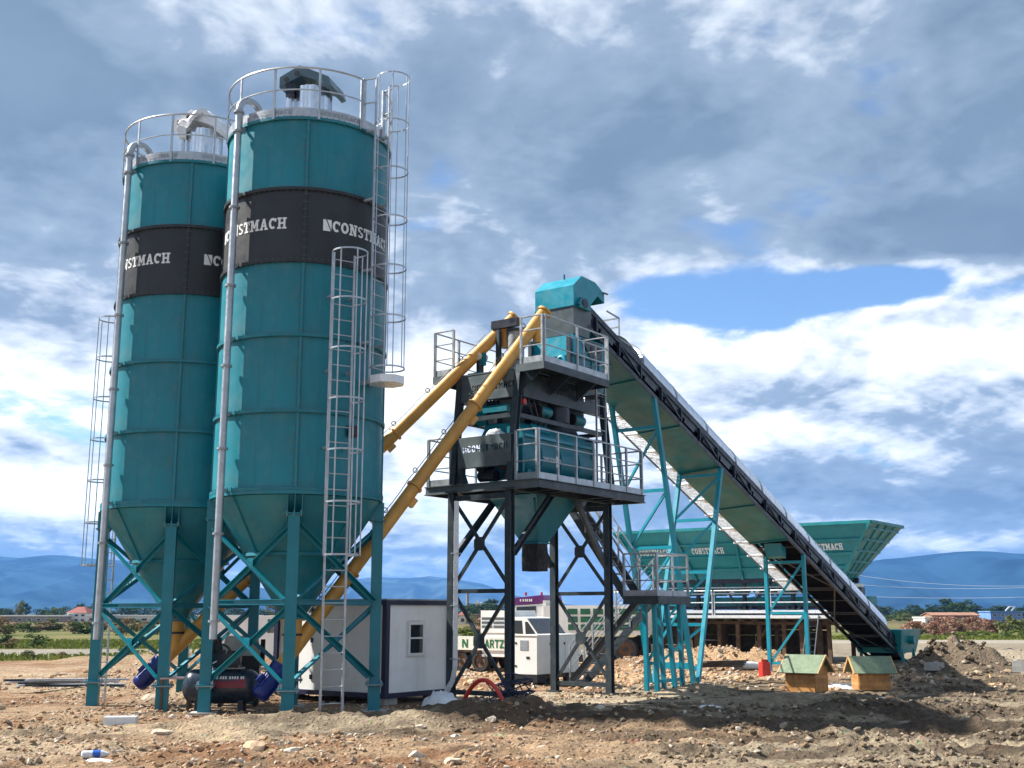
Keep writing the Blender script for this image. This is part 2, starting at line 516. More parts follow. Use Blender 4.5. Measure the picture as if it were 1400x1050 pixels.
def cut_plate(txt, w, h, hgt, u0, v0, fn, t=.01):
    """a plate of w x h whose letters are really cut through: u0, v0 the lower left of the writing"""
    cell = hgt / 7
    holes = {}
    x = 0
    for ch in txt:
        for r_, row in enumerate(BITS[ch]):
            for c_, bit in enumerate(row):
                if bit == '1':
                    holes.setdefault(6 - r_, set()).add(x + c_)
        x += 6
    mb = MB()

    def cellbox(a, b, c, d):
        vs = [fn(u, v, k) for k in (0, t) for u, v in ((a, c), (b, c), (b, d), (a, d))]
        mb.add(vs, [(3, 2, 1, 0), (4, 5, 6, 7), (0, 1, 5, 4), (1, 2, 6, 5), (2, 3, 7, 6), (3, 0, 4, 7)])
    cellbox(0, w, 0, v0)
    cellbox(0, w, v0 + hgt, h)
    n = x
    for r_ in range(7):
        a, b = v0 + r_ * cell, v0 + (r_ + 1) * cell
        run = 0
        cur = 0.0
        for c_ in range(n):
            if c_ in holes.get(r_, ()):
                e = u0 + c_ * cell
                if e > cur + 1e-6:
                    cellbox(cur, e, a, b)
                cur = e + cell
        cellbox(cur, w, a, b)
    return mb

# ------------------------------------------------------------------ terrain
def _hash(i, j, s):
    n = (i.astype(np.int64) * 374761393 + j.astype(np.int64) * 668265263 + s * 1442695041) & 0x7fffffff
    n = ((n ^ (n >> 13)) * 1274126177) & 0x7fffffff
    return ((n ^ (n >> 16)) & 0xffff) / 65535.0


def vnoise(x, y, s=0):
    i, j = np.floor(x), np.floor(y)
    fx, fy = x - i, y - j
    fx, fy = fx * fx * (3 - 2 * fx), fy * fy * (3 - 2 * fy)
    a, b, c, d = _hash(i, j, s), _hash(i + 1, j, s), _hash(i, j + 1, s), _hash(i + 1, j + 1, s)
    return (a * (1 - fx) + b * fx) * (1 - fy) + (c * (1 - fx) + d * fx) * fy


def fbm(x, y, s=0, o=4, g_=.5):
    t, a, n = 0, 1, 0
    for k in range(o):
        t = t + a * vnoise(x * 2 ** k + 17.3 * k, y * 2 ** k - 9.1 * k, s + k)
        n += a
        a *= g_
    return t / n


def sst(x, a, b):
    t = np.clip((x - a) / (b - a), 0, 1)
    return t * t * (3 - 2 * t)


def gau(x, y, cx, cy, rx, ry, rot=0.0):
    c, s = math.cos(rot), math.sin(rot)
    u, v = ((x - cx) * c + (y - cy) * s) / rx, (-(x - cx) * s + (y - cy) * c) / ry
    return np.exp(-(u * u + v * v))


MOUNDS = [  # cx, cy, rx, ry, height, lumpiness
    (-.3, 21.3, 1.1, .6, .22, 1.2), (.9, 21.0, 1.3, .6, .20, 1.2), (2.2, 20.4, 1.6, .6, .15, 1.2), (-1.2, 21.6, .8, .5, .16, .6), (1.1, 22.6, .5, .3, .12, .9),
    (-3.4, 21.3, 1.3, .5, .16, .6), (-4.2, 20.9, .9, .4, .18, .6), (-2.0, 20.6, 1.4, .6, .08, .7),
    (6.2, 22.0, 1.6, .8, .20, .9), (8.2, 22.6, 2.2, .9, .20, .9), (4.6, 20.0, 2.2, .6, .12, .9), (7.6, 19.2, 2.6, .7, .14, .9),
    (9.8, 24.5, 1.6, .8, .16, .9), (6.3, 26.3, 1.5, .5, .18, .7), (4.6, 28.8, .9, .5, .22, .6), (6.6, 16.4, 1.0, .6, .16, .9),
    (13.95, 38.8, .75, 1.3, .80, 1.1), (14.75, 38.5, .75, 1.2, .72, 1.1), (15.5, 37.8, .95, 1.0, .34, 1.1), (14.9, 40.4, 1.0, 1.4, .40, .8), (16.2, 36.6, 1.6, .9, .18, .6),
    (18.6, 43.6, 2.2, 1.2, .55, .3), (13.2, 31.5, 2.2, .7, .20, .9), (11.2, 28.6, 1.6, .6, .18, .9), (10.6, 25.6, 1.6, .6, .18, .9),
    (-7.0, 27.2, 1.0, .5, .35, .8), (-6.0, 27.6, .9, .5, .30, .8), (-10.2, 29.0, 1.0, .5, .20, .8), (-12, 33, 3.0, .7, .22, .7), (-6, 34, 4.0, .8, .15, .6),
    (-12.0, 46.5, 6, .8, .45, .8), (-4, 46, 5, .8, .35, .8), (7.2, 44.0, 2.6, 1.6, .55, .9), (9.6, 43.0, 1.8, 1.2, .35, .9), (4.2, 42.0, 1.5, 1.0, .25, .9),
]


def height(x, y):
    x, y = np.asarray(x, float), np.asarray(y, float)
    near = sst(y, 60, 46) * sst(np.abs(x - 2), 40, 26)
    lump = fbm(x * 2.1, y * 2.1, 5, 4, .55)
    z = (fbm(x * .35, y * .35, 1, 3) - .5) * .22
    rid = 1 - np.abs(2 * fbm(x * .9, y * 1.3, 21, 3) - 1)
    fore = sst(y, 24.5, 20.5)
    right = sst(x, 1.5, 6)
    z = z + (lump - .5) * (.07 + .10 * fore) + (rid - .75) * (.05 + .16 * fore * (.45 + .55 * right))
    z = z + (fbm(x * 6, y * 6, 31, 2) - .5) * (.04 + .07 * fore)
    cl_ = 1 - np.abs(2 * fbm(x * 2.6, y * 3.2, 41, 3) - 1)
    z = z + (cl_ - .75) * .22 * fore * (.35 + .65 * right) * sst(fbm(x * .5, y * .7, 43, 2), .42, .6)
    # wheel ruts in front
    for off in (0, 1.7):
        c = 16.4 + off + .16 * (x - 2) + .25 * np.sin(x * .5)
        z = z - (.11 + .035 * np.sign(np.sin(x * 22 + (y - c) * 9))) * np.exp(-((y - c) / .28) ** 4) * sst(x, -1, 3) + .05 * np.exp(-((np.abs(y - c) - .5) / .2) ** 2) * sst(x, -1, 3)
    # flat working area under the plant
    flat = np.maximum.reduce([sst(np.hypot((x - 1.6) / 4.2, (y - 27.6) / 3.6), 1.15, .8), sst(np.hypot((x + 5.6) / 4.2, (y - 24.6) / 3.0), 1.2, .85),
                              sst(np.hypot((x + 3.0) / 2.8, (y - 25.5) / 2.0), 1.2, .85), .8 * sst(np.hypot((x - 7.8) / 2.4, (y - 29.7) / 1.0), 1.3, .9)])
    z = z * (1 - .93 * flat)
    for cx, cy, rx, ry, h, l in MOUNDS:
        gq = gau(x, y, cx, cy, rx, ry)
        z = z + h * gq * (1 - l * .6 + l * 1.2 * lump)
    z = z * near
    far = sst(y, 60, 200)
    return z + far * (fbm(x * .01, y * .01, 3, 2) - .5) * .5 - .02


def gz(x, y):
    return float(height(np.array([x]), np.array([y]))[0])


def axis(fine0, fine1, step, far0, far1, gr=1.16):
    a = list(np.arange(fine0, fine1 + 1e-6, step))
    d, p = step, fine1
    hi = []
    while p < far1:
        d *= gr
        p += d
        hi.append(p)
    d, p = step, fine0
    lo = []
    while p > far0:
        d *= gr
        p -= d
        lo.append(p)
    return np.array(lo[::-1] + a + hi)


gx = axis(-13.5, 17.0, .09, -9000, 9000)
gy = np.concatenate([np.arange(-60, 13.9, 6.0), axis(14.2, 31, .085, 14.2, 9000, 1.028)])
GX, GY = np.meshgrid(gx, gy)
GZ = height(GX, GY)
nx, ny = len(gx), len(gy)
vs = np.stack([GX.ravel(), GY.ravel(), GZ.ravel()], 1)
ii = (np.arange(ny - 1)[:, None] * nx + np.arange(nx - 1)[None, :]).ravel()
fs = np.stack([ii, ii + 1, ii + nx + 1, ii + nx], 1)


def np_mesh(name, vs, fs, mat, smooth=True):
    me = bpy.data.meshes.new(name)
    k = fs.shape[1]
    me.vertices.add(len(vs))
    me.vertices.foreach_set('co', vs.astype(np.float32).ravel())
    me.loops.add(fs.size)
    me.loops.foreach_set('vertex_index', fs.astype(np.int32).ravel())
    me.polygons.add(len(fs))
    me.polygons.foreach_set('loop_start', np.arange(0, fs.size, k, dtype=np.int32))
    me.polygons.foreach_set('loop_total', np.full(len(fs), k, dtype=np.int32))
    me.update(calc_edges=True)
    me.polygons.foreach_set('use_smooth', np.full(len(fs), smooth))
    if mat:
        me.materials.append(mat)
    return me


def mixn(a, b, t):
    return a + (b - a) * t[:, None]


def soil(x, y):
    """soil type as a colour: gravel, mud, sand, grass, track and far fields"""
    n1, n2, n3 = fbm(x * .25, y * .3, 51, 4), fbm(x * 1.1, y * 1.5, 52, 4), fbm(x * .05, y * .06, 53, 3)
    A = lambda *c: np.tile(np.array(c), (len(x), 1))
    tan, rust = A(.47, .325, .205), A(.32, .180, .100)
    mud, mudl, dk = A(.245, .190, .130), A(.40, .33, .235), A(.105, .078, .055)
    sand = A(.60, .485, .335)
    c = mixn(tan, rust, sst(n2, .42, .66))
    c = mixn(c, sand, sst(n1, .52, .70) * .7)
    rightness = np.clip(sst(x + (n1 - .5) * 7, 1.0, 5.0) * sst(y, 38, 30) + sst(x + (n1 - .5) * 5, 11, 14), 0, 1)
    centre = sst(np.hypot((x + 2.9) / 2.6, (y - 20.3) / 1.9) + (n1 - .5) * .8, 1.1, .7)
    m = mixn(mixn(mud, mudl, sst(n1, .40, .62)), dk, sst(n2, .56, .72) * .75)
    c = mixn(c, m, np.clip(np.maximum(rightness, centre * .85), 0, 1))
    slab = sst(np.hypot((x - 1.4) / 3.6, (y - 27.3) / 2.5) + (n1 - .5) * .3, 1.0, .8)
    c = mixn(c, A(.62, .52, .375), slab * .9)
    clod = np.zeros_like(x)
    for cx, cy, rx, ry, h, l in MOUNDS[:6] + MOUNDS[8:12]:
        clod = np.maximum(clod, gau(x, y, cx, cy, rx * 1.15, ry * 1.25))
    c = mixn(c, dk * (1 + .6 * n2[:, None]), sst(clod + (n2 - .5) * .5, .35, .75) * .8)
    dirt = sst(fbm(x * .8, y * 1.6, 57, 4), .52, .62) * sst(y, 30, 24)
    c = mixn(c, dk * 1.15, dirt * (.55 + .3 * rightness))
    rub = np.maximum.reduce([gau(x, y, 7.2, 43.5, 3.4, 2.4), gau(x, y, 2.5, 38, 5, 4)])
    c = mixn(c, A(.66, .44, .26), sst(rub, .35, .7) * .9)
    spoil = np.maximum.reduce([gau(x, y, 14.3, 38.6, 1.7, 2.2), gau(x, y, 15.5, 37.6, 1.9, 1.8)])
    c = mixn(c, A(.205, .160, .115), sst(spoil + (n2 - .5) * .3, .2, .5))
    c = mixn(c, A(.64, .53, .40), sst(gau(x, y, 18.6, 43.6, 3, 1.7), .3, .7))
    # fields
    edge = y + (n1 - .5) * 7
    grass = mixn(A(.120, .165, .035), A(.270, .230, .095), sst(n2 * .6 + n1 * .4, .38, .60))
    left = sst(-x, -8, 0)
    g1 = sst(edge, 46.5, 48.5)
    c = mixn(c, mixn(A(.34, .27, .15), grass, left * 1.0), g1)
    track = sst(y + n1 * 2, 53.0, 54.2) * sst(y + n1 * 2, 65, 63.5)
    c = mixn(c, A(.37, .34, .29), track * sst(-x, -14, -10))
    rt = sst(x, 10, 14) * sst(y, 40, 46)
    c = mixn(c, A(.36, .31, .23), rt * sst(y, 84, 78))
    c = mixn(c, A(.47, .43, .36), rt * sst(y + n1 * 3, 77, 79) * sst(y + n1 * 3, 88, 86))
    c = mixn(c, mixn(A(.150, .190, .045), A(.29, .27, .12), sst(n2, .4, .6)), rt * sst(y, 84, 88))
    field = mixn(A(.120, .130, .040), A(.230, .175, .085), sst(n3, .35, .55))
    c = mixn(c, field, sst(y, 120, 240))
    c = mixn(c, A(.07, .10, .045), sst(y, 500, 1500))
    return np.clip(c * .72 * (.70 + .60 * fbm(x * 4.3, y * 4.3, 55, 3)[:, None]), 0, 1)


gm = bpy.data.materials.new('soil')
gm.use_nodes = True
gt = gm.node_tree
gt.nodes.clear()
k = NT(gt)
att = k.n('ShaderNodeAttribute', attribute_name='soil')
pos = k.n('ShaderNodeNewGeometry').outputs['Position']
v1 = k.noise(pos, 9, 6, .7)
v2 = k.n('ShaderNodeTexVoronoi', {'Vector': pos, 'Scale': 11.0})
peb = k.rng(v2.outputs['Distance'], .05, .45)
c1 = k.mixc(k.rng(v1, .30, .72), (.58, .56, .54), (1.28, 1.26, 1.22))
c2 = k.mixc(.8, att.outputs['Color'], c1, 'MULTIPLY')
c3 = k.mixc(k.m('MULTIPLY', k.rng(k.noise(pos, 2.3, 3, .6), .55, .72), .35), c2, k.mixc(1.0, c2, v2.outputs['Color'], 'SOFT_LIGHT'))
hh = k.m('ADD', k.m('MULTIPLY', v1, .6), k.m('MULTIPLY', peb, -.35))
hh = k.m('ADD', hh, k.m('MULTIPLY', k.noise(pos, 38, 4, .7), .22))
bp = k.n('ShaderNodeBump', {'Height': hh, 'Strength': 1.0, 'Distance': .09})
bs = k.n('ShaderNodeBsdfPrincipled', {'Base Color': c3, 'Roughness': .95, 'Normal': bp.outputs[0]})
bs.inputs['Specular IOR Level'].default_value = .15
gt.links.new(bs.outputs[0], k.n('ShaderNodeOutputMaterial').inputs[0])
gme = np_mesh('ground', vs, fs, gm)
ca = gme.color_attributes.new('soil', 'FLOAT_COLOR', 'POINT')
cols = np.ones((len(vs), 4), np.float32)
cols[:, :3] = soil(vs[:, 0], vs[:, 1])
ca.data.foreach_set('color', cols.ravel())
tag(link('ground', gme), kind='structure')

# rubble: uncountable stones lying on the soil
ICO = None


def rock_protos(n=10, sub=1, seed=3):
    rs = random.Random(seed)
    out = []
    for q in range(n):
        bm = bmesh.new()
        bmesh.ops.create_icosphere(bm, subdivisions=sub, radius=1)
        s = (rs.uniform(.75, 1.3), rs.uniform(.6, 1.0), rs.uniform(.38, .75))
        cuts = [Vector((rs.uniform(-1, 1), rs.uniform(-1, 1), rs.uniform(-.4, 1))).normalized() for _ in range(5)]
        for v in bm.verts:
            p = v.co.copy()
            for c_ in cuts:
                d = p.dot(c_)
                if d > .62:
                    p -= c_ * (d - .62) * .9
            p *= 1 + rs.uniform(-.10, .10)
            v.co = Vector((p.x * s[0], p.y * s[1], p.z * s[2]))
        bm.verts.ensure_lookup_table()
        out.append((np.array([v.co[:] for v in bm.verts]), np.array([[v.index for v in f.verts] for f in bm.faces])))
        bm.free()
    return out


PROT = rock_protos()


def scatter_rocks(name, xs, ys, sizes, palette, seed=1, sink=.25, label=None):
    rs = np.random.RandomState(seed)
    zs = height(xs, ys)
    V, F, C = [], [], []
    base = 0
    pal = np.array(palette)
    for i in range(len(xs)):
        pv, pf = PROT[rs.randint(len(PROT))]
        a = rs.uniform(0, 6.283)
        ca_, sa = math.cos(a), math.sin(a)
        s = sizes[i]
        tx = rs.uniform(-.4, .4)
        q = pv * s * rs.uniform(.8, 1.2, 3)
        q = np.stack([q[:, 0] * ca_ - q[:, 1] * sa, q[:, 0] * sa + q[:, 1] * ca_, q[:, 2] + tx * q[:, 0]], 1)
        q += (xs[i], ys[i], zs[i] + s * (.5 - sink) * .7)
        V.append(q)
        F.append(pf + base)
        base += len(q)
        c_ = pal[rs.randint(len(pal))] * rs.uniform(.72, 1.25) * .78
        C.append(np.tile(np.append(np.clip(c_, 0, 1), 1), (len(q), 1)))
    me = np_mesh(name, np.concatenate(V), np.concatenate(F), M_ROCK, smooth=False)
    at = me.color_attributes.new('soil', 'FLOAT_COLOR', 'POINT')
    at.data.foreach_set('color', np.concatenate(C).astype(np.float32).ravel())
    return tag(link(name, me), label, 'rubble', kind='stuff')


M_ROCK = bpy.data.materials.new('stone')
M_ROCK.use_nodes = True
t_ = M_ROCK.node_tree
t_.nodes.clear()
k = NT(t_)
pos = k.n('ShaderNodeNewGeometry').outputs['Position']
att = k.n('ShaderNodeAttribute', attribute_name='soil')
v1 = k.noise(pos, 14, 5, .65)
cc = k.mixc(.75, att.outputs['Color'], k.mixc(k.rng(v1, .3, .7), (.62, .58, .54), (1.25, 1.22, 1.18)), 'MULTIPLY')
bp = k.n('ShaderNodeBump', {'Height': v1, 'Strength': .8, 'Distance': .04})
bs = k.n('ShaderNodeBsdfPrincipled', {'Base Color': cc, 'Roughness': .9, 'Normal': bp.outputs[0]})
bs.inputs['Specular IOR Level'].default_value = .2
t_.links.new(bs.outputs[0], k.n('ShaderNodeOutputMaterial').inputs[0])

rs = np.random.RandomState(7)
LIME = [(.56, .40, .27), (.62, .49, .36), (.50, .32, .19), (.68, .60, .50), (.42, .25, .14), (.46, .36, .27)]
MUDS = [(.24, .185, .125), (.30, .235, .165), (.17, .13, .09), (.40, .33, .25), (.13, .10, .07)]


def pts(n, x0, x1, y0, y1, keep):
    x, y = rs.uniform(x0, x1, n), y0 + (y1 - y0) * rs.uniform(0, 1, n) ** 1.2
    ok = rs.uniform(0, 1, n) < keep(x, y)
    return x[ok], y[ok]


# (a) tan limestone rubble, left and centre
x, y = pts(24000, -12, 5, 14.4, 30, lambda x, y: sst(fbm(x * .7, y * .9, 61, 3), .40, .60) * (.25 + .75 * sst(-x + 2 * fbm(x, y, 62, 2), -2.5, 1.0)))
scatter_rocks('limestone_rubble', x, y, .014 + .055 * rs.uniform(0, 1, len(x)) ** 3.6, LIME, 2)
# (b) mud clods on the right
x, y = pts(26000, -1, 16, 14.4, 29, lambda x, y: sst(fbm(x * .8, y * 1.0, 63, 3), .42, .60) * (.15 + .85 * sst(x + 2 * fbm(x, y, 64, 2), .5, 4)))
scatter_rocks('mud_clods', x, y, .013 + .075 * rs.uniform(0, 1, len(x)) ** 3.6, MUDS, 3)
# (c) heap of broken limestone behind the tower and the field of gravel towards the trucks
x, y = pts(16000, -14, 13, 30, 49, lambda x, y: .10 + .25 * sst(fbm(x * .4, y * .5, 65, 3), .45, .6) + .9 * gau(x, y, 7.2, 43.5, 3.0, 2.0) + .5 * gau(x, y, 2.5, 37, 5, 4))
scatter_rocks('broken_limestone', x, y, .035 + .10 * rs.uniform(0, 1, len(x)) ** 2.5, LIME[:4] + [(.66, .43, .24)], 4)
# (d) spoil heap lumps
x, y = pts(7000, 10, 20, 30, 44, lambda x, y: .12 + .9 * np.clip(gau(x, y, 14.3, 38.4, 1.5, 2.0) + gau(x, y, 15.5, 37.6, 1.7, 1.6), 0, 1))
scatter_rocks('spoil_lumps', x, y, .03 + .12 * rs.uniform(0, 1, len(x)) ** 3.4, MUDS + [(.45, .38, .29)], 5)

V_ = Vector
M['hoodblue'] = MAT('blue_grey_hood_paint', (.040, .090, .120), .4)
# ------------------------------------------------------------------ cement silos
def pol(r, deg, z=0.0):
    a = R(deg)
    return Vector((r * math.sin(a), -r * math.cos(a), z))


SR, Z0, DZ = 1.68, 4.2, 1.49
ZT = Z0 + 5 * DZ
SHARED = {}


def shared(key, fn):
    if key not in SHARED:
        SHARED[key] = fn()
    return SHARED[key]


def rung_mesh():
    return MB().cyl((-.21, 0, 0), (.21, 0, 0), .012, 6).mesh('rung', 'galv')


def cage_ladder(root, deg, z0, z1, rad, c0=None, c1=None, top_ext=0.0, w=.44, mat='galv'):
    """ladder with safety cage facing outwards at the given angle"""
    t = pol(1, deg + 90)
    n = pol(1, deg)
    c = pol(rad, deg)
    lad = MB()
    lad.bar(c - t * w / 2 + Vector((0, 0, z0)), c - t * w / 2 + Vector((0, 0, z1 + top_ext)), .045, .025, n)
    lad_o = lad.build('ladder', mat, root)
    MB().bar(c + t * w / 2 + Vector((0, 0, z0)), c + t * w / 2 + Vector((0, 0, z1 + top_ext)), .045, .025, n).build('ladder_rail', mat, lad_o)
    me = shared('rung', rung_mesh)
    k = z0 + .3
    while k < z1:
        o = link('rung', me, lad_o, c + Vector((0, 0, k)), R(deg))
        k += .3
    for zz in np.arange(max(z0 + .8, 2.0), z1, 1.49):            # brackets back to the shell
        for s in (-1, 1):
            p = c + t * s * w / 2 + Vector((0, 0, float(zz)))
            if zz > Z0 - .2:
                MB().bar(p, p - n * (rad - SR - .02) * .98, .05, .05).build('ladder_bracket', mat, lad_o)
    if c0 is None:
        return lad_o
    hr = .34
    cc = c + n * .27
    angs = np.linspace(-128, 128, 15)

    def hp(a, z):
        a = R(a)
        return cc + n * hr * math.cos(a) + t * hr * math.sin(a) + Vector((0, 0, z))
    m = int(round((c1 - c0) / 1.0))
    for i in range(m + 1):
        z = c0 + (c1 - c0) * i / m
        path = [c - t * w / 2 + Vector((0, 0, z))] + [hp(a, z) for a in angs] + [c + t * w / 2 + Vector((0, 0, z))]
        b = MB()
        for p, q in zip(path[:-1], path[1:]):
            b.bar(p, q, .007, .032)
        b.build('cage_hoop', mat, lad_o, smooth=0)
    for a in (-110, -55, 0, 55, 110):
        MB().bar(hp(a, c0 - .02) - (cc - hp(a, 0)) * 0, hp(a, c1 + .02), .026, .006, n).build('cage_bar', mat, lad_o)
    return lad_o


def make_silo(root, spec):
    # shell: five courses of four bolted plates
    def plate(mat):
        return MB().lathe([(SR - .006, 0), (SR, 0), (SR, DZ - .004), (SR - .006, DZ - .004)], 44, R(.25), R(89.75)).mesh('shell_plate', mat, fix=False)
    for i in range(5):
        band = i == 3
        me = shared('plate%d' % band, lambda: plate('band' if band else 'teal_silo'))
        for q in range(4):
            link('band_plate' if band else 'shell_plate', me, root, (0, 0, Z0 + i * DZ), R(90 * q))
    # ring flanges between courses, with their bolts
    for i in range(6):
        z = Z0 + i * DZ
        fl = MB().lathe([(SR - .02, -.030), (SR + .050, -.030), (SR + .050, .030), (SR - .02, .030)], 144)
        fo = fl.build('ring_flange', 'band' if i in (3, 4) else 'teal_silo', root)

        def bolts():
            b = MB()
            for q in range(88):
                p = pol(SR + .035, q * 360 / 88)
                b.cyl(p + Vector((0, 0, -.052)), p + Vector((0, 0, .052)), .010, 5)
            return b.mesh('flange_bolts', 'steel_lt')
        stuffpart(link('flange_bolts', shared('bolts', bolts), fo, (0, 0, z)))
        fo.location.z = z
        for c in fo.children:
            c.location.z = 0
    # vertical seams: paired flanges and bolts
    for q in range(4):
        for i in range(5):
            d = 90 * q
            b = MB()
            n, t = pol(1, d), pol(1, d + 90)
            za, zb = Z0 + i * DZ + .035, Z0 + (i + 1) * DZ - .035
            b.bar(n * (SR + .018) + Vector((0, 0, za)), n * (SR + .018) + Vector((0, 0, zb)), .05, .034, n)
            so_ = b.build('seam_flange', 'band' if i == 3 else 'teal_silo', root)
            b = MB()
            for k_ in range(9):
                z = za + (zb - za) * (k_ + .5) / 9
                b.cyl(n * (SR + .026) - t * .042 + Vector((0, 0, z)), n * (SR + .026) + t * .042 + Vector((0, 0, z)), .011, 5)
            stuffpart(b.build('seam_bolts', 'steel_lt', so_))
    # skirt ring and cone
    MB().lathe([(SR - .03, Z0 - .10), (SR + .045, Z0 - .10), (SR + .045, Z0 - .032), (SR - .03, Z0 - .032)], 72).build('skirt_ring', 'teal_silo', root)
    zc1, rc1, zc2, rc2 = 3.02, 1.0, 1.80, .20

    def cone_plate():
        return MB().lathe([(SR - .012, Z0 - .11), (rc1, zc1)], 36, R(.4), R(89.6)).mesh('cone_plate', 'teal_silo', fix=False)
    me = shared('cone_plate', cone_plate)
    for q in range(4):
        link('cone_plate', me, root, (0, 0, 0), R(90 * q + 45))
        d = 90 * q + 45
        b = MB()
        b.bar(pol(SR - .01, d, Z0 - .12), pol(rc1 + .02, d, zc1), .05, .035, pol(1, d))
        b.build('cone_rib', 'teal_silo', root)
    b = MB().lathe([(rc1, zc1), (rc2, zc2)], 112)
    b.build('lower_cone', 'teal_silo', root)
    MB().lathe([(rc1 - .02, -.03), (rc1 + .055, -.03), (rc1 + .045, .03), (rc1 - .02, .03)], 56, c=(0, 0, zc1)).build('cone_flange', 'teal_silo', root)
    MB().lathe([(rc2 - .02, -.02), (rc2 + .07, -.02), (rc2 + .07, .02), (rc2 - .02, .02)], 24, c=(0, 0, zc2)).build('outlet_flange', 'teal_silo', root)
    # legs, brackets and bracing
    LR = 1.63
    for q in range(4):
        d = 90 * q
        n, t = pol(1, d), pol(1, d + 90)
        c = pol(LR, d)
        leg = MB().bar(c + Vector((0, 0, .54)), c + Vector((0, 0, 3.72)), .215, .215, n).build('leg', 'teal', root)
        b = MB()
        b.bar(c + Vector((0, 0, .02)), c + Vector((0, 0, .50)), .235, .235, n)
        b.build('leg_foot', 'teal', leg)
        MB().bar(c + Vector((0, 0, .50)), c + Vector((0, 0, .518)), .40, .34, n).build('splice_plate', 'galv_dull', leg)
        MB().bar(c + Vector((0, 0, .519)), c + Vector((0, 0, .54)), .40, .34, n).build('splice_plate', 'teal', leg)
        MB().bar(c + Vector((0, 0, -.03)), c + Vector((0, 0, .02)), .52, .50, n).build('base_plate', 'concrete', leg)
        b = MB()
        for sx in (-1, 1):
            for sy in (-1, 1):
                p = c + t * sx * .16 + n * sy * .13
                b.cyl(p + Vector((0, 0, .46)), p + Vector((0, 0, .60)), .014, 6)
        stuffpart(b.build('splice_bolts', 'galv_dull', leg))
        br = MB().bar(c + Vector((0, 0, 3.72)), c + Vector((0, 0, 3.745)), .34, .30, n)
        bro = br.build('bracket', 'teal', root)
        for s in (-1, 0, 1):
            p = c + t * s * .135
            MB().prism([p + n * .12 + Vector((0, 0, 3.745)), p + n * .12 + Vector((0, 0, Z0 - .101)), p - n * .22 + Vector((0, 0, Z0 - .101)), p - n * .62 + Vector((0, 0, 3.745))], t * .014).build('gusset', 'teal', bro)
        b = MB()
        for s in (-1, 0, 1):
            for sy in (-1, 1):
                p = c + t * s * .13 + n * sy * .105
                b.cyl(p + Vector((0, 0, 3.69)), p + Vector((0, 0, 3.79)), .014, 6)
        stuffpart(b.build('bracket_bolts', 'galv_dull', bro))
    for q in range(4):
        a, bb = pol(LR, 90 * q), pol(LR, 90 * q + 90)
        dv = (bb - a).normalized()
        out = pol(1, 90 * q + 45)
        a, bb = a + dv * .10 + out * .02, bb - dv * .10 + out * .02
        H = lambda p, z: p + Vector((0, 0, z))
        MB().chan(H(a, 2.10), H(bb, 2.10), .05, .10, up=(0, 0, 1)).build('tie_beam', 'teal', root)
        for lo, hi in ((2.16, 3.55), (.68, 2.04)):
            MB().angle(H(a + out * .010, hi), H(bb + out * .010, lo), .085, up=out).build('brace', 'teal', root)
            MB().angle(H(a - out * .085, lo), H(bb - out * .085, hi), .085, up=out).build('brace', 'teal', root)
            mid = (a + bb) / 2
            MB().bar(H(mid, (lo + hi) / 2 - .08) - out * .004, H(mid, (lo + hi) / 2 + .08) - out * .004, .16, .01, out).build('gusset_plate', 'teal', root)
    # roof, toe board and guard rail
    MB().lathe([(SR + .02, ZT), (.5, ZT + .14), (.0, ZT + .15)], 48).build('roof', 'galv', root)
    MB().lathe([(SR + .035, -.035), (SR + .040, .150), (SR + .030, .150), (SR + .025, -.035)], 72, c=(0, 0, ZT + .07)).build('toe_board', 'galv', root)
    lettering(root, '#CONSTMACH', .085, lambda u, v, kk: pol(SR + .046 + kk, 22 + math.degrees(u / SR), ZT + .13 + v), 'galv_dull', 'toe_board_lettering')
    lettering(root, '#CONSTMACH', .085, lambda u, v, kk: pol(SR + .046 + kk, -26 + math.degrees(u / SR), ZT + .13 + v), 'galv_dull', 'toe_board_lettering')
    rr = SR + .055
    gap = spec['gap']
    angs = np.linspace(gap + 13, gap + 347, 60)
    rail = MB().tube([pol(rr, a, ZT + 1.08) for a in angs], .021, 7).build('guard_rail', 'galv', root)
    MB().tube([pol(rr, a, ZT + .60) for a in angs], .017, 6).build('mid_rail', 'galv', rail)
    for a in np.linspace(gap + 13, gap + 347, 12):
        MB().bar(pol(rr, a, ZT - .02), pol(rr, a, ZT + 1.08), .045, .03, pol(1, a)).build('rail_post', 'galv', rail)
    # filter
    fx, fy = .03, .05
    f = MB()
    prof = [(.415 if k_ % 2 else .392) for k_ in range(36)]
    n = 36
    base = [(fx + prof[k_] * math.cos(2 * math.pi * k_ / n), fy + prof[k_] * math.sin(2 * math.pi * k_ / n)) for k_ in range(n)]
    f.add([(x_, y_, ZT + .12) for x_, y_ in base] + [(x_, y_, ZT + 1.38) for x_, y_ in base], [(i, (i + 1) % n, n + (i + 1) % n, n + i) for i in range(n)] + [tuple(range(n, 2 * n))])
    fo = f.build('filter_body', 'stainless', root, smooth=60)
    MB().lathe([(.43, 0), (.43, .05), (.39, .05)], 36, c=(fx, fy, ZT + .55)).build('clamp_ring', 'stainless', fo)
    MB().cyl((fx - .50, fy - .12, ZT + .10), (fx - .50, fy - .12, ZT + 1.30), .07, 12).build('filter_duct', 'stainless', fo)
    hood = spec['hood']
    z = ZT + 1.39
    hc, hs_ = math.cos(R(-24)), math.sin(R(-24))
    HR = lambda x_, y_, z_: V_((fx + x_ * hc - y_ * hs_, fy + x_ * hs_ + y_ * hc, z + z_))
    h = MB()
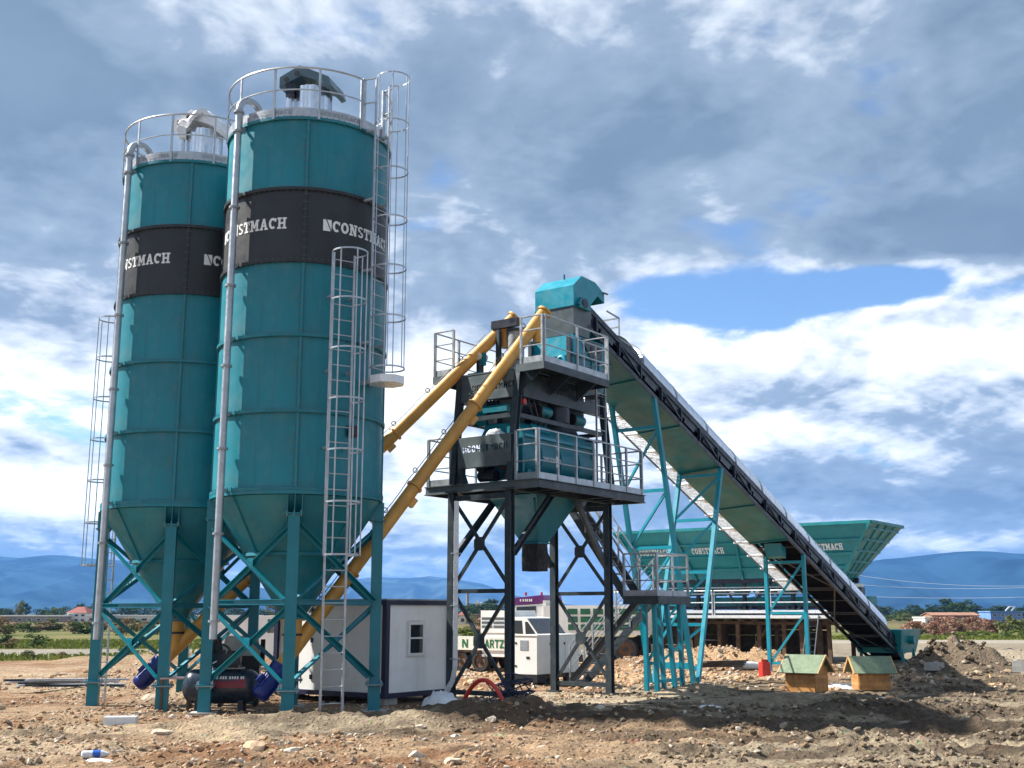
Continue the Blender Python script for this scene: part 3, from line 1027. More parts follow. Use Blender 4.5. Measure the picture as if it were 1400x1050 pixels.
    h.prism([HR(-.62, -.40, .0), HR(-.62, -.40, .24), HR(-.16, -.40, .46), HR(.52, -.40, .12), HR(.60, -.40, -.10), HR(.50, -.40, -.14), HR(.42, -.40, .0), HR(-.12, -.40, .22)], HR(-.62, .40, .0) - HR(-.62, -.40, .0))
    ho = h.build('filter_hood', hood, root, smooth=0)
    for hx, hz in ((-.46, .17), (-.22, .28)):
        MB().cyl(HR(hx, -.408, hz), HR(hx, -.38, hz), .06, 14).build('port', 'black', ho)
    MB().box(fx - .58, fx - .40, fy - .30, fy - .08, z - .22, z + .04).build('fan_box', ('navy' if not spec.get('wrap') else 'plastic'), ho)
    if spec.get('wrap'):
        rs_ = random.Random(5)
        w = MB()
        nn, mm = 40, 10
        for j in range(mm + 1):
            for i in range(nn):
                a = 2 * math.pi * i / nn
                t_ = j / mm
                rx = (.12 + .72 * t_) if t_ < .6 else .60 - .1 * (t_ - .6)
                ry = (.10 + .58 * t_) if t_ < .6 else .50
                zz = z + .60 - .05 - (t_ * .16 if t_ < .6 else .10 + (t_ - .6) * .35)
                zz -= .28 * abs(math.cos(a)) * min(1, t_ / .6) * .9
                kq = rs_.uniform(-.014, .014) * (1 + t_) + .03 * math.sin(7 * a + 3 * t_) * t_
                w.v.append((fx - .04 + (rx + kq) * math.cos(a), fy + (ry + kq) * math.sin(a), zz + rs_.uniform(-.012, .012) - .10 * t_ * (1 + math.sin(5 * a))))
        for j in range(mm):
            for i in range(nn):
                w.f.append((j * nn + i, j * nn + (i + 1) % nn, (j + 1) * nn + (i + 1) % nn, (j + 1) * nn + i))
        w.f.append(tuple(range(nn)))
        w.build('plastic_wrap', 'plastic', ho, smooth=60)
    MB().box(fx + .85, fx + 1.05, fy + .3, fy + .5, ZT + .08, ZT + .45).build('relief_valve', 'galv', root)
    # fill pipe
    pd, pr_ = -49, SR + .19
    path = [pol(pr_, pd, 1.42), pol(pr_, pd, ZT + .30)]
    for k_ in range(1, 9):
        a = math.pi * k_ / 8
        path.append(pol(pr_ - .27 + .27 * math.cos(a), pd, ZT + .30 + .27 * math.sin(a)))
    path.append(pol(pr_ - .54, pd, ZT + .08))
    po = MB().tube(path, .072, 14).build('fill_pipe', 'galv', root)
    for z in list(np.arange(1.75, ZT, 1.62)) + [ZT + .24]:
        p = pol(pr_, pd, float(z))
        MB().cyl(p - Vector((0, 0, .022)), p + Vector((0, 0, .022)), .108, 14).build('pipe_flange', 'galv_dull', po)
    for i in range(0, 6):
        z = Z0 + i * DZ - (.08 if i == 5 else 0)
        MB().bar(pol(SR + .02, pd, z), pol(pr_ - .05, pd, z), .05, .05).build('pipe_clip', 'galv_dull', po)
    for z in (2.1,):
        MB().bar(pol(SR - .28, pd - 4, z), pol(pr_ - .05, pd, z), .05, .05).build('pipe_clip', 'teal', po)
    # painted name on the dark course
    zl = Z0 + 3.52 * DZ
    for q in range(4):
        o = lettering(root, '#CONSTMACH', .235, lambda u, v, kk: pol(SR + .004 + kk, 45 + math.degrees(u / SR), zl + v), 'letter', stretch=.79)
        o.rotation_euler = (0, 0, R(90 * q))
    spec['ladders'](root)


SILO1 = (-4.35, 23.3)
SILO2 = (-7.262, 25.416)


def ladders1(root):
    cage_ladder(root, 24, -.02, 8.82, SR + .26, 2.95, 8.78)
    lo = cage_ladder(root, 50, 6.35, ZT + .05, SR + .26, 6.62, ZT + 1.12, top_ext=1.05)
    c = pol(SR + .52, 50, 6.30)
    b = MB()
    n = 8
    poly = [c + Vector((.36 * math.cos(2 * math.pi * (k_ + .5) / n), .36 * math.sin(2 * math.pi * (k_ + .5) / n), 0)) for k_ in range(n)]
    b.prism(poly, (0, 0, .15))
    b.build('landing_plate', 'galv_white', lo)
    for s in (-1, 1):
        p = pol(SR + .5, 50 + s * 5, 6.36)
        MB().bar(p, pol(SR, 50 + s * 5, 6.36), .05, .08).build('landing_bracket', 'galv', lo)
    for s in (-1, 1):      # walk-through gate at the roof
        p = pol(SR + .06, 50 + s * 11, ZT)
        MB().bar(p, p + Vector((0, 0, 1.10)), .10, .04, pol(1, 50)).build('gate_post', 'galv', lo)
        for zz in (.55, 1.08):
            MB().bar(p + Vector((0, 0, zz)), pol(SR + .30, 50 + s * 8, ZT + zz), .04, .02).build('gate_arm', 'galv', lo)
    MB().box(-.10, .10, -.05, .05, 0, .22).build('junction_box', 'black', root, loc=pol(SR + .06, 37, 5.25), rz=R(37))


def ladders2(root):
    cage_ladder(root, -119, -.02, 8.75, SR + .26, 3.0, 8.7)
    cage_ladder(root, -150, 6.35, ZT + .05, SR + .26, 7.3, ZT + 1.1, top_ext=1.0)


s1 = thing('cement_silo', 'nearer teal cement silo with two caged ladders and uncovered filter hood', 'silo', (*SILO1, 0), R(9), 'pair of cement silos')
make_silo(s1, dict(gap=50, hood='hoodblue', ladders=ladders1))
s2 = thing('cement_silo', 'leftmost teal cement silo with white plastic wrapped over its roof filter', 'silo', (*SILO2, -.05), R(9), 'pair of cement silos')
make_silo(s2, dict(gap=-150, hood='plastic', wrap=True, ladders=ladders2))

# ------------------------------------------------------------------ tower frame: local x runs along the conveyor, local y to the left
TB = Vector((-.05, 25.2, 0))
TA = R(54)
TE, TN = Vector((math.cos(TA), math.sin(TA), 0)), Vector((-math.sin(TA), math.cos(TA), 0))


def tw(lx, ly, z=0.0):
    return TB + TE * lx + TN * ly + Vector((0, 0, z))


# ------------------------------------------------------------------ screw conveyors
def screw(label, base, top, motor_mat='blue', gear=True):
    A0 = Vector((*base, 1.14))
    T = Vector(top)
    d = (T - A0).normalized()
    A = A0 - d * .05
    root = thing('screw_conveyor', label, 'conveyor', (*base, 0), 0, 'yellow cement screws')
    L0 = lambda p: Vector(p) - Vector((*base, 0))
    side = d.cross(Vector((0, 0, 1))).normalized()
    upv = side.cross(d).normalized()
    ln = (T - A).length
    cuts = [-.28, 2.05, 4.35, 6.75, ln]
    for a, b in zip(cuts[:-1], cuts[1:]):
        MB().cyl(L0(A + d * (a + .012)), L0(A + d * (b - .012)), .142, 20).build('tube_section', 'yellow', root)
    for c in cuts:
        o = MB().cyl(L0(A + d * (c - .022)), L0(A + d * (c + .022)), .182, 20).build('tube_flange', 'yellow', root)
    MB().cyl(L0(T), L0(T + d * .035), .185, 20).build('end_cover', 'yellow', root)
    # inlet under the silo cone
    B0 = Vector((*base, 1.78))
    i_ = MB().cyl(L0(B0 - Vector((0, 0, .30))), L0(B0), .185, 20).build('inlet_spout', 'yellow', root)
    MB().cyl(L0(B0 - Vector((0, 0, .035))), L0(B0), .25, 20).build('inlet_flange', 'yellow', i_)
    MB().cyl(L0(B0 - Vector((0, 0, .32))), L0(B0 - Vector((0, 0, .28))), .205, 20).build('clamp_band', 'navy', i_)
    MB().tube([L0(B0 - Vector((0, 0, .31))), L0(A0 + Vector((0, 0, .12))), L0(A0)], [.185, .175, .15], 18).build('inlet_hood', 'yellow', root)
    # gear motor at the lower end
    e = A - d * .28
    mo = MB().cyl(L0(e), L0(e - d * .20), .205, 18).build('gear_box', motor_mat, root)
    MB().cyl(L0(e - d * .20), L0(e - d * .60), .17, 20).build('motor', motor_mat, mo)
    MB().tube([L0(e - d * q) for q in (.60, .65, .70, .735, .75)], [.185, .182, .165, .12, .04], 20).build('fan_cowl', motor_mat, mo)
    b = MB()
    for k_ in range(16):
        a = 2 * math.pi * k_ / 16
        q = side * math.cos(a) + upv * math.sin(a)
        b.bar(L0(e - d * .24 + q * .17), L0(e - d * .58 + q * .17), .008, .03, q)
    stuffpart(b.build('cooling_fins', motor_mat, mo))
    p = e - d * .42 + upv * .19
    MB().bar(L0(p - d * .08), L0(p + d * .08), .12, .10, upv).build('terminal_box', motor_mat, mo)
    # lifting eyes and inspection hatches
    for k_, s in enumerate(np.arange(1.3, ln - .3, 1.12)):
        p = A + d * float(s) + upv * .142 - side * .05
        ring = MB().tube([L0(p + upv * .055 + (d * math.cos(a) + upv * math.sin(a)) * .050) for a in np.linspace(0, 6.283, 13)[:-1]], .011, 6, closed=True)
        ring.build('lifting_eye', 'navy', root)
    for s in (4.05, 6.45):
        p = A + d * s - upv * .142
        MB().bar(L0(p + upv * .02), L0(p - upv * .09), .14, .20, d).build('inspection_hatch', 'yellow', root)
    cab = [A + d * s + upv * (.20 - .03 * math.sin(math.pi * ((s * .9) % 1))) + side * -.05 for s in np.linspace(.8, ln - .8, 26)]
    MB().tube([L0(p) for p in cab], .009, 5).build('cable', 'black', root)
    # outlet spout down into the scale
    o = T - d * .28
    MB().cyl(L0(o), L0(o - Vector((0, 0, .55))), .13, 16).build('outlet_spout', 'yellow', root)
    return root


screw('yellow cement screw rising from the nearer silo, passing in front of the tower', SILO1, tw(1.35, -.02, 8.86))
screw('yellow cement screw from the leftmost silo, ending beside the upper left platform', SILO2, tw(1.35, .86, 8.86))

# ------------------------------------------------------------------ batching tower
T = thing('batching_tower', 'grey steel concrete mixing tower with railed platforms carrying the mixer', 'tower', TB, TA)
V3 = Vector
for x_, y_ in ((0, 0), (0, 1.6), (4.1, 0), (4.1, 1.6)):
    lg = MB().hbeam((x_, y_, .02), (x_, y_, 4.56), .16, .16, up=(1, 0, 0)).build('leg', 'steel', T)
    MB().box(x_ - .16, x_ + .16, y_ - .16, y_ + .16, -.02, .02).build('base_plate', 'steel', lg)
    MB().box(x_ - .13, x_ + .13, y_ - .13, y_ + .13, 4.56, 4.60).build('cap_plate', 'steel', lg)
for x_ in (0, 4.1):
    for z_, w_ in ((4.44, .12), (2.37, .09), (.20, .10)):
        MB().bar((x_, .085, z_), (x_, 1.515, z_), .07, w_).build('cross_beam', 'steel', T)
    for lo, hi in ((2.50, 4.30), (.32, 2.26)):
        zc_ = (lo + hi) / 2
        MB().bar((x_ - .012, .08, hi), (x_ - .012, 1.52, lo), .05, .075).build('brace', 'steel', T)
        MB().bar((x_ + .045, .08, lo), (x_ + .045, 1.52, hi), .05, .075).build('brace', 'steel', T)
        q = .15
        MB().prism([(x_ - .048, .8 - q, zc_ - q * .6), (x_ - .048, .8 - q * .6, zc_ - q), (x_ - .048, .8 + q * .6, zc_ - q), (x_ - .048, .8 + q, zc_ - q * .6), (x_ - .048, .8 + q, zc_ + q * .6), (x_ - .048, .8 + q * .6, zc_ + q), (x_ - .048, .8 - q * .6, zc_ + q), (x_ - .048, .8 - q, zc_ + q * .6)], (.008, 0, 0)).build('gusset_plate', 'steel', T)
for y_ in (0, 1.6):
    MB().chan((.09, y_, 3.18), (1.60, y_, 4.58), .08, .15).build('knee_brace', 'steel', T)
    MB().chan((4.02, y_, 3.05), (2.72, y_, 4.58), .08, .15).build('knee_brace', 'steel', T)
# lower platform
px0, px1, py0, py1, pz = 0.02, 4.62, -.75, 2.42, 4.76
d_ = MB().box(px0 + .07, px1 - .07, py0 + .07, py1 - .07, pz - .03, pz).build('lower_deck', 'steel', T)
for a, b in (((px0, py0), (px1, py0)), ((px1, py0), (px1, py1)), ((px1, py1), (px0, py1)), ((px0, py1), (px0, py0))):
    MB().chan((*a, pz - .10), (*b, pz - .10), .06, .19, flip=1).build('edge_channel', 'steel_lt' if a[0] == px0 and b[0] == px0 else 'steel', d_)  # left channel in lighter grey: its sunlit side is put into the colour
for x_ in (.8, 1.2, 3.0, 3.5):
    MB().hbeam((x_, py0 + .06, pz - .11), (x_, py1 - .06, pz - .11), .09, .15).build('floor_beam', 'steel', d_)
for y_ in (0, 1.6):
    MB().hbeam((.1, y_, pz - .13), (4.5, y_, pz - .13), .10, .16).build('floor_beam', 'steel', d_)
guard_rail(T, [(px0 + .06, py0 + .03, pz), (px1 - .03, py0 + .03, pz)], 1.1, 6)
guard_rail(T, [(px0 + .03, -.13, pz), (px0 + .03, py0 + .06, pz)], 1.1, 1)
guard_rail(T, [(px1 - .03, py0 + .06, pz), (px1 - .03, .45, pz)], 1.1, 2)
guard_rail(T, [(px0 + .03, 1.72, pz), (px0 + .03, py1 - .05, pz)], 1.1, 1)
guard_rail(T, [(px0 + .03, py1 - .03, pz), (px1 - .03, py1 - .03, pz)], 1.1, 5)
# cut-out name plates are real holes: the sky shows through
xl = .015
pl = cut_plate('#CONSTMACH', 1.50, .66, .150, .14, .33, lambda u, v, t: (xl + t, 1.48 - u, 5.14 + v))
po = pl.build('name_girder', 'steel_lt', T, smooth=0)  # paler than the side girders: sun on this face painted in
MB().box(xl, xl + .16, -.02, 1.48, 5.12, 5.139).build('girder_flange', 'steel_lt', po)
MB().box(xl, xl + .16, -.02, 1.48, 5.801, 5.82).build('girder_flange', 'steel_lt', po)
for y_ in (.04, 1.42):
    MB().bar((.09, y_, 4.77), (.09, y_, 5.12), .12, .14).build('girder_post', 'steel', po)
    MB().prism([(.02, y_ - .05, 4.77), (.30, y_ - .05, 4.77), (.10, y_ - .05, 5.12)], (0, .02, 0)).build('girder_rib', 'steel', po)
# upper columns
cols_ = [((.02, .0), (.45, .06)), ((.02, 1.6), (.45, 1.74)), ((4.32, 0), (3.98, .06)), ((4.32, 1.6), (3.98, 1.74))]
for (a, b), (c, e) in cols_:
    MB().hbeam((a, b, pz + .001), (c, e, 7.32), .15, .15, up=(1, 0, 0)).build('column', 'steel', T)
zt = 7.34
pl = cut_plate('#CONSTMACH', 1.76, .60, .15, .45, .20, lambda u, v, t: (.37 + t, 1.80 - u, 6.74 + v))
po = pl.build('name_girder', 'steel_lt', T, smooth=0)  # sun-facing girder again coloured lighter than its neighbours
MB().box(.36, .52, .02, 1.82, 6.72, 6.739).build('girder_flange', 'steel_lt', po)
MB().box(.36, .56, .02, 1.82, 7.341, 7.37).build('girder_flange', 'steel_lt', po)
pl = cut_plate('#CONSTMACH', 3.30, .58, .19, 1.02, .24, lambda u, v, t: (.55 + u, .02 + t, 6.74 + v))
po = pl.build('name_girder', 'steel', T, smooth=0)
MB().box(.55, 3.90, -.01, .15, 6.72, 6.739).build('girder_flange', 'steel', po)
pl = cut_plate('#CONSTMACH', 3.30, .58, .22, 1.30, .22, lambda u, v, t: (3.90 - u, 1.80 - t, 6.74 + v))
po = pl.build('name_girder', 'steel', T, smooth=0)
MB().box(.55, 3.90, 1.68, 1.83, 6.72, 6.739).build('girder_flange', 'steel', po)
for y_ in (.06, 1.74):
    MB().bar((.30, y_, 6.28), (4.0, y_, 6.28), .07, .10).build('cross_beam', 'steel', T)
MB().bar((.30, .1, 6.28), (.30, 1.7, 6.28), .07, .10).build('cross_beam', 'steel', T)
MB().bar((4.0, .1, 6.28), (4.0, 1.7, 6.28), .07, .10).build('cross_beam', 'steel', T)
# upper decks
uz = 7.40
d_ = MB().box(.26, 3.02, -.74, .0, uz - .028, uz).build('upper_deck', 'steel', T)
MB().box(.24, 3.04, -.765, -.742, uz - .17, uz + .002).build('edge_channel', 'steel', d_)
MB().box(.235, .258, -.765, .0, uz - .17, uz + .002).build('edge_channel', 'steel_lt', d_)  # left edge coloured lighter to imitate sunlight on it
MB().box(3.022, 3.045, -.765, .0, uz - .17, uz + .002).build('edge_channel', 'steel', d_)
for x_ in (.5, 1.6, 2.7):
    MB().prism([(x_, .0, 6.9), (x_, -.70, uz - .03), (x_, .0, uz - .03)], (.03, 0, 0)).build('cantilever', 'steel', d_)
guard_rail(T, [(.30, -.74, uz), (3.0, -.74, uz)], 1.08, 2)
guard_rail(T, [(.27, -.12, uz), (.27, -.70, uz)], 1.08, 1)
guard_rail(T, [(3.0, -.70, uz), (3.0, -.05, uz)], 1.08, 1)
d_ = MB().box(.26, 3.02, 1.82, 2.42, uz - .028, uz).build('upper_deck', 'steel', T)
MB().box(.235, .258, 1.80, 2.44, uz - .17, uz + .002).build('edge_channel', 'steel_lt', d_)  # same lighter colour for the sunlit left edge
MB().box(.26, 3.04, 2.422, 2.445, uz - .17, uz + .002).build('edge_channel', 'steel', d_)
guard_rail(T, [(.27, 1.84, uz), (.27, 2.40, uz)], 1.08, 1)
guard_rail(T, [(.27, 2.41, uz), (3.0, 2.41, uz)], 1.08, 3)
MB().box(.48, 3.95, .04, 1.79, zt + .031, zt + .05).build('top_plate', 'steel', T)
# ladder between the decks
lo_ = MB().bar((3.10, -.34, pz), (3.10, -.34, 8.3), .045, .025).build('ladder', 'galv', T)
MB().bar((3.52, -.34, pz), (3.52, -.34, 8.3), .045, .025).build('ladder_rail', 'galv', lo_)
for z_ in np.arange(pz + .3, 7.5, .3):
    MB().cyl((3.10, -.34, float(z_)), (3.52, -.34, float(z_)), .013, 6).build('rung', 'galv', lo_)
for z_ in (6.0, 7.1):
    MB().bar((3.31, -.34, z_), (3.31, .0, z_), .46, .02).build('ladder_bracket', 'steel', lo_)
# discharge hopper and rubber chute
hz0, hz1 = 3.52, 4.60
ho_ = MB().frustum((1.86, 2.30, .55, 1.02, hz0), (1.18, 3.02, .10, 1.50, hz1)).build('discharge_hopper', 'teal', T)
MB().box(1.14, 3.06, .06, 1.54, hz1, hz1 + .025).build('hopper_flange', 'teal', ho_)
MB().box(1.82, 2.34, .51, 1.06, hz0 - .03, hz0).build('hopper_flange', 'teal', ho_)
MB().bar((1.10, .11, 4.45), (1.88, .53, 3.55), .05, .07).build('hopper_rib', 'teal', ho_)
c_ = MB()
n_ = 20
for z_, s_ in ((3.49, 1.0), (3.2, 1.04), (2.86, 1.02)):
    for i in range(n_):
        a = 2 * math.pi * i / n_
        c_.v.append((2.08 + .25 * s_ * math.copysign(abs(math.cos(a)) ** .45, math.cos(a)), .785 + .25 * s_ * math.copysign(abs(math.sin(a)) ** .45, math.sin(a)), z_))
for j in range(2):
    for i in range(n_):
        c_.f.append((j * n_ + i, j * n_ + (i + 1) % n_, (j + 1) * n_ + (i + 1) % n_, (j + 1) * n_ + i))
c_.build('rubber_chute', 'rubber', T)
# cable duct beside the far left leg
MB().tube([(-.03, 1.47, 4.38), (-.03, 1.47, .75), (-.05, 1.52, .45), (-.12, 1.62, .22), (-.16, 1.70, .02)], .075, 4).build('cable_duct', 'galv_white', T, smooth=0)
for z_ in (.9, 2.05, 3.2):
    MB().box(-.115, .055, 1.385, 1.555, z_, z_ + .02).build('duct_joint', 'galv', T)
# frame that carries the belt head
for x_, y_ in ((2.75, .20), (2.75, 1.35)):
    MB().bar((x_, y_, zt + .05), (x_, y_, 8.6), .10, .10).build('head_post', 'steel', T)
# frame and air filter over the cement scale
fr = MB().bar((.95, 1.02, zt + .05), (.95, 1.02, 8.72), .10, .10).build('filter_frame', 'steel', T)
MB().bar((.95, .45, 8.62), (.95, 1.20, 8.62), .12, .20).build('frame_head', 'navy', fr)
MB().bar((1.4, 1.02, zt + .05), (1.4, 1.02, 8.6), .08, .08).build('frame_post', 'steel', fr)
fi = MB().cyl((1.15, .66, 7.75), (1.15, .66, 8.42), .20, 18).build('vent_filter', 'galv_dull', T)
MB().cyl((1.15, .66, 8.42), (1.15, .66, 8.50), .22, 18).build('filter_cap', 'steel', fi)
MB().cyl((1.15, .66, 7.45), (1.15, .66, 7.75), .11, 12).build('filter_neck', 'galv_dull', fi)
# actuators on the top plate
for x_, y_ in ((.75, 1.42), (1.7, 1.55)):
    v_ = MB().box(x_ - .22, x_ + .22, y_ - .20, y_ + .20, zt + .051, zt + .10).build('valve_base', 'teal', T)
    MB().cyl((x_, y_, zt + .10), (x_, y_, zt + .42), .09, 12).build('valve_body', 'navy', v_)
    MB().cyl((x_ - .14, y_, zt + .52), (x_ + .18, y_, zt + .52), .10, 14).build('actuator', 'cream', v_)
    MB().box(x_ - .06, x_ + .06, y_ - .14, y_ - .02, zt + .3, zt + .6).build('air_cylinder', 'teal', v_)
# scales hanging between the decks
sc_ = MB().frustum((.75, 1.05, .62, .92, 5.95), (.55, 1.45, .30, 1.30, 6.70)).build('cement_scale', 'steel_lt', T)
MB().cyl((.95, .75, 5.78), (.95, .75, 5.95), .13, 14).build('scale_outlet', 'rubber', sc_)
MB().frustum((1.6, 2.5, .45, 1.25, 6.05), (1.45, 2.75, .18, 1.55, 7.30)).build('aggregate_chute', 'navy', T)
wt_ = MB().cyl((.55, 1.22, 6.34), (1.5, 1.22, 6.34), .20, 16).build('water_scale', 'teal', T)
MB().bar((.5, .40, 6.5), (.5, 1.15, 6.5), .14, .16).build('valve_block', 'teal', wt_)

MB().frustum((1.15, 3.2, .24, 1.12, 6.17), (1.35, 3.0, .28, 1.10, 6.40)).build('feed_chute', 'navy', T, smooth=0)  # dark filler added to close the bright gap above the mixer lid
for a, b_ in ((1.02, 1.80), (1.81, 2.60)):
    MB().box(a, b_, .335, .35, 6.41, 6.72).build('service_panel', 'navy', T)  # dark sheets added so the open bay reads as shaded
MB().bar((.62, .85, 6.16), (.62, .85, 6.70), .30, .30).build('valve_column', 'navy', T)
# back sheets added to darken the bay between the decks, with pipes and motors
for a, b_ in ((.95, 1.75), (1.76, 2.55), (2.56, 3.05)):
    MB().box(a, b_, 1.66, 1.675, 6.34, 6.715).build('back_sheet', 'navy', T)
MB().box(2.78, 3.70, .40, 1.50, 6.36, 7.28).build('scale_frame', 'navy', T)
for x_, y_ in ((1.35, .16), (2.9, .22)):
    q_ = MB().cyl((x_, y_, 6.52), (x_ + .42, y_, 6.52), .13, 16).build('valve_motor', 'teal', T)
    MB().cyl((x_ - .05, y_, 6.52), (x_, y_, 6.52), .14, 16).build('motor_cowl', 'black', q_)
MB().cyl((.62, .12, 6.62), (.62, .02, 6.62), .07, 14).build('warning_lamp', 'red', T)
for k_ in range(4):
    MB().tube([(.85 + .22 * k_, .10, 6.72), (.90 + .22 * k_, .06, 6.45), (1.1 + .20 * k_, .10, 6.22), (1.2 + .2 * k_, .25, 6.12)], .022, 6).build('air_hose', 'black', T)
MB().cyl((2.35, .30, 6.35), (2.35, .30, 6.72), .30, 18).build('scale_drum', 'navy', T)
# ------------------------------------------------------------------ mixer on the lower deck
X = thing('concrete_mixer', 'dark teal twin shaft mixer standing behind the lower tower railing', 'mixer', tw(0, 0, pz), TA)


def yz(poly, x0, x1):
    return [(x0, a, b) for a, b in poly], (x1 - x0, 0, 0)


body = [(.10, 1.06)] + [(.52 - .47 * math.sin(R(a)), .64 + .47 * math.cos(R(a))) for a in range(60, 181, 10)] + [(1.08 + .47 * math.sin(R(a)), .64 - .47 * math.cos(R(a))) for a in range(0, 121, 10)] + [(1.50, 1.06)]
bo = MB().prism(*yz(body, .62, 3.55)).build('trough', 'teal', X, smooth=25)
for x_ in (.54, 3.56):
    e_ = MB().prism(*yz([(.04, 1.12), (.04, .25), (.14, .10), (1.46, .10), (1.56, .25), (1.56, 1.12)], x_, x_ + .07)).build('end_plate', 'teal', X, smooth=0)
    for y_ in (.45, 1.15):
        MB().cyl((x_ - .09, y_, .62), (x_ + .16, y_, .62), .15, 16).build('bearing', 'navy', e_)
for x_ in (1.3, 2.1, 2.9):
    MB().prism(*yz([(.52 - .50 * math.sin(R(a)), .64 + .50 * math.cos(R(a))) for a in range(60, 181, 10)] + [(.52 - .475 * math.sin(R(a)), .64 + .475 * math.cos(R(a))) for a in range(180, 59, -10)], x_, x_ + .03)).build('trough_rib', 'teal', bo, smooth=0)
lid = MB().prism(*yz([(.06, 1.062), (.06, 1.14), (.26, 1.40), (1.34, 1.40), (1.54, 1.14), (1.54, 1.062)], .56, 3.62)).build('lid', 'teal', X, smooth=0)
hd = MB().prism([(1.05, .10, 1.24), (1.75, .10, 1.24), (1.75, .235, 1.40), (1.05, .235, 1.40)], (0, -.02, .025)).build('inspection_door', 'cyan', lid, smooth=0)
MB().cyl((1.2, .10, 1.34), (1.6, .10, 1.34), .012, 6).build('handle', 'galv', hd)
MB().bar((.6, .05, 1.10), (3.58, .05, 1.10), .04, .06).build('lid_rim', 'cyan', lid)
lettering(X, 'CONSTMACH', .07, lambda u, v, kk: (1.72 + u, .035 - kk, .64 + v), 'letter', stretch=1.3)
for s, y_ in ((0, .40), (1, 1.18)):
    m_ = MB().cyl((.20, y_, .42), (.53, y_, .42), .16, 18).build('drive_motor', 'navy', X)
    MB().cyl((.16, y_, .42), (.20, y_, .42), .17, 18).build('fan_cowl', 'black', m_)
    MB().box(.26, .44, y_ - .22, y_ - .14, .40, .56).build('terminal_box', 'steel', m_)
    MB().box(.30, .53, y_ - .15, y_ + .15, .10, .24).build('gear_box', 'navy', X)
for x_ in (.9, 3.2):
    for y_ in (.2, 1.4):
        MB().box(x_ - .08, x_ + .08, y_ - .08, y_ + .08, .003, .34).build('foot', 'teal', X)
MB().cyl((3.66, .8, .75), (4.05, .8, .75), .16, 16).build('pump_motor', 'teal', X)
MB().cyl((.34, .10, .25), (.34, .10, .95), .06, 10).build('grease_pump', 'white', X)
tk = MB().cyl((.30, .75, .18), (.30, 1.30, .18), .13, 14).build('oil_tank', 'black', X)

X.scale = (1, .80, 1)
# holding hopper below the belt head
Hh = thing('holding_hopper', 'bright teal holding hopper on the tower top below the belt hood', 'hopper', tw(0, 0, zt + .05), TA)
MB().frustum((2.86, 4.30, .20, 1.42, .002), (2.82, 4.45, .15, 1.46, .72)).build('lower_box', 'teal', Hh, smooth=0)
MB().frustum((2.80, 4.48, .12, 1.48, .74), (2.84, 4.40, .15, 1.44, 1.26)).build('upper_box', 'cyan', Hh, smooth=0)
MB().box(2.76, 4.52, .09, 1.51, .72, .74).build('flange', 'teal', Hh)
for x_ in (3.0, 3.35, 3.7, 4.05):
    MB().bar((x_, .17, .02), (x_, .14, .71), .05, .03, (0, 1, 0)).build('rib', 'teal', Hh)
fp = MB().prism([(3.15, .10, 1.22), (4.10, .10, 1.22), (4.10, .10, .80), (3.55, .10, .80)], (0, -.012, 0)).build('cover_plate', 'steel', Hh, smooth=0)
for x_ in (3.62, 3.92):
    MB().cyl((x_, .088, 1.02), (x_, .075, 1.02), .065, 6).build('bolt_head', 'black', fp)
for y_, r_ in ((.30, .30), (.95, .26)):
    cpts = [(2.55, y_ + r_ * math.cos(a) * .5, .35 + r_ * math.sin(a)) for a in np.linspace(0, math.pi, 9)]
    MB().tube([(2.55, y_ + .5 * r_, .002)] + cpts + [(2.55, y_ - .5 * r_, .002)], .055, 12).build('air_pipe', 'cyan', Hh)
vb = MB().cyl((2.30, .15, .22), (2.75, .15, .22), .13, 16).build('vibrator', 'navy', Hh)
MB().box(2.35, 2.70, .02, .28, .002, .10).build('vibrator_foot', 'navy', vb)
MB().box(1.75, 2.35, .25, .95, .002, .55).build('valve_cabinet', 'teal', Hh)
for y_ in (.40, .60, .80):
    MB().cyl((1.72, y_, .12), (1.72, y_, .50), .045, 10).build('air_cylinder', 'cyan', Hh)

# ------------------------------------------------------------------ stair with landing at the end of the lower platform
S = thing('access_stair', 'two flights of steel stairs with galvanised handrails and a mid landing', 'stairs', tw(6.0, 1.0, 0), TA)
ox, oy = 6.0, 1.0
lz = 2.30


def sp(x_, y_, z_):
    return V3((x_ - ox, y_ - oy, z_))


def flight(xa, xb, ya, za, yb, zb, n, mat='steel'):
    for x_ in (xa, xb):
        st = MB().chan(sp(x_, ya, za), sp(x_, yb, zb), .05, .20, flip=1 if x_ == xa else -1).build('stringer', mat, S)
    for i in range(n):
        t = (i + .5) / n
        y_, z_ = ya + (yb - ya) * t, za + (zb - za) * t
        b = MB()
        b.box(xa + .05 - ox, xb - .05 - ox, y_ - .12 - oy, y_ + .12 - oy, z_ + .0, z_ + .03)
        b.build('tread', mat, S)
    for x_ in (xa, xb):
        r0 = MB().tube([sp(x_, ya, za + 1.0), sp(x_, yb, zb + 1.0)], .021, 6).build('hand_rail', 'galv', S)
        for h_ in (.42, .70):
            MB().tube([sp(x_, ya, za + h_), sp(x_, yb, zb + h_)], .014, 6).build('mid_rail', 'galv', r0)
        for t in np.linspace(.02, .98, 4):
            y_, z_ = ya + (yb - ya) * t, za + (zb - za) * t
            MB().bar(sp(x_, y_, z_ + .02), sp(x_, y_, z_ + 1.0), .04, .04, (1, 0, 0)).build('rail_post', 'galv', r0)


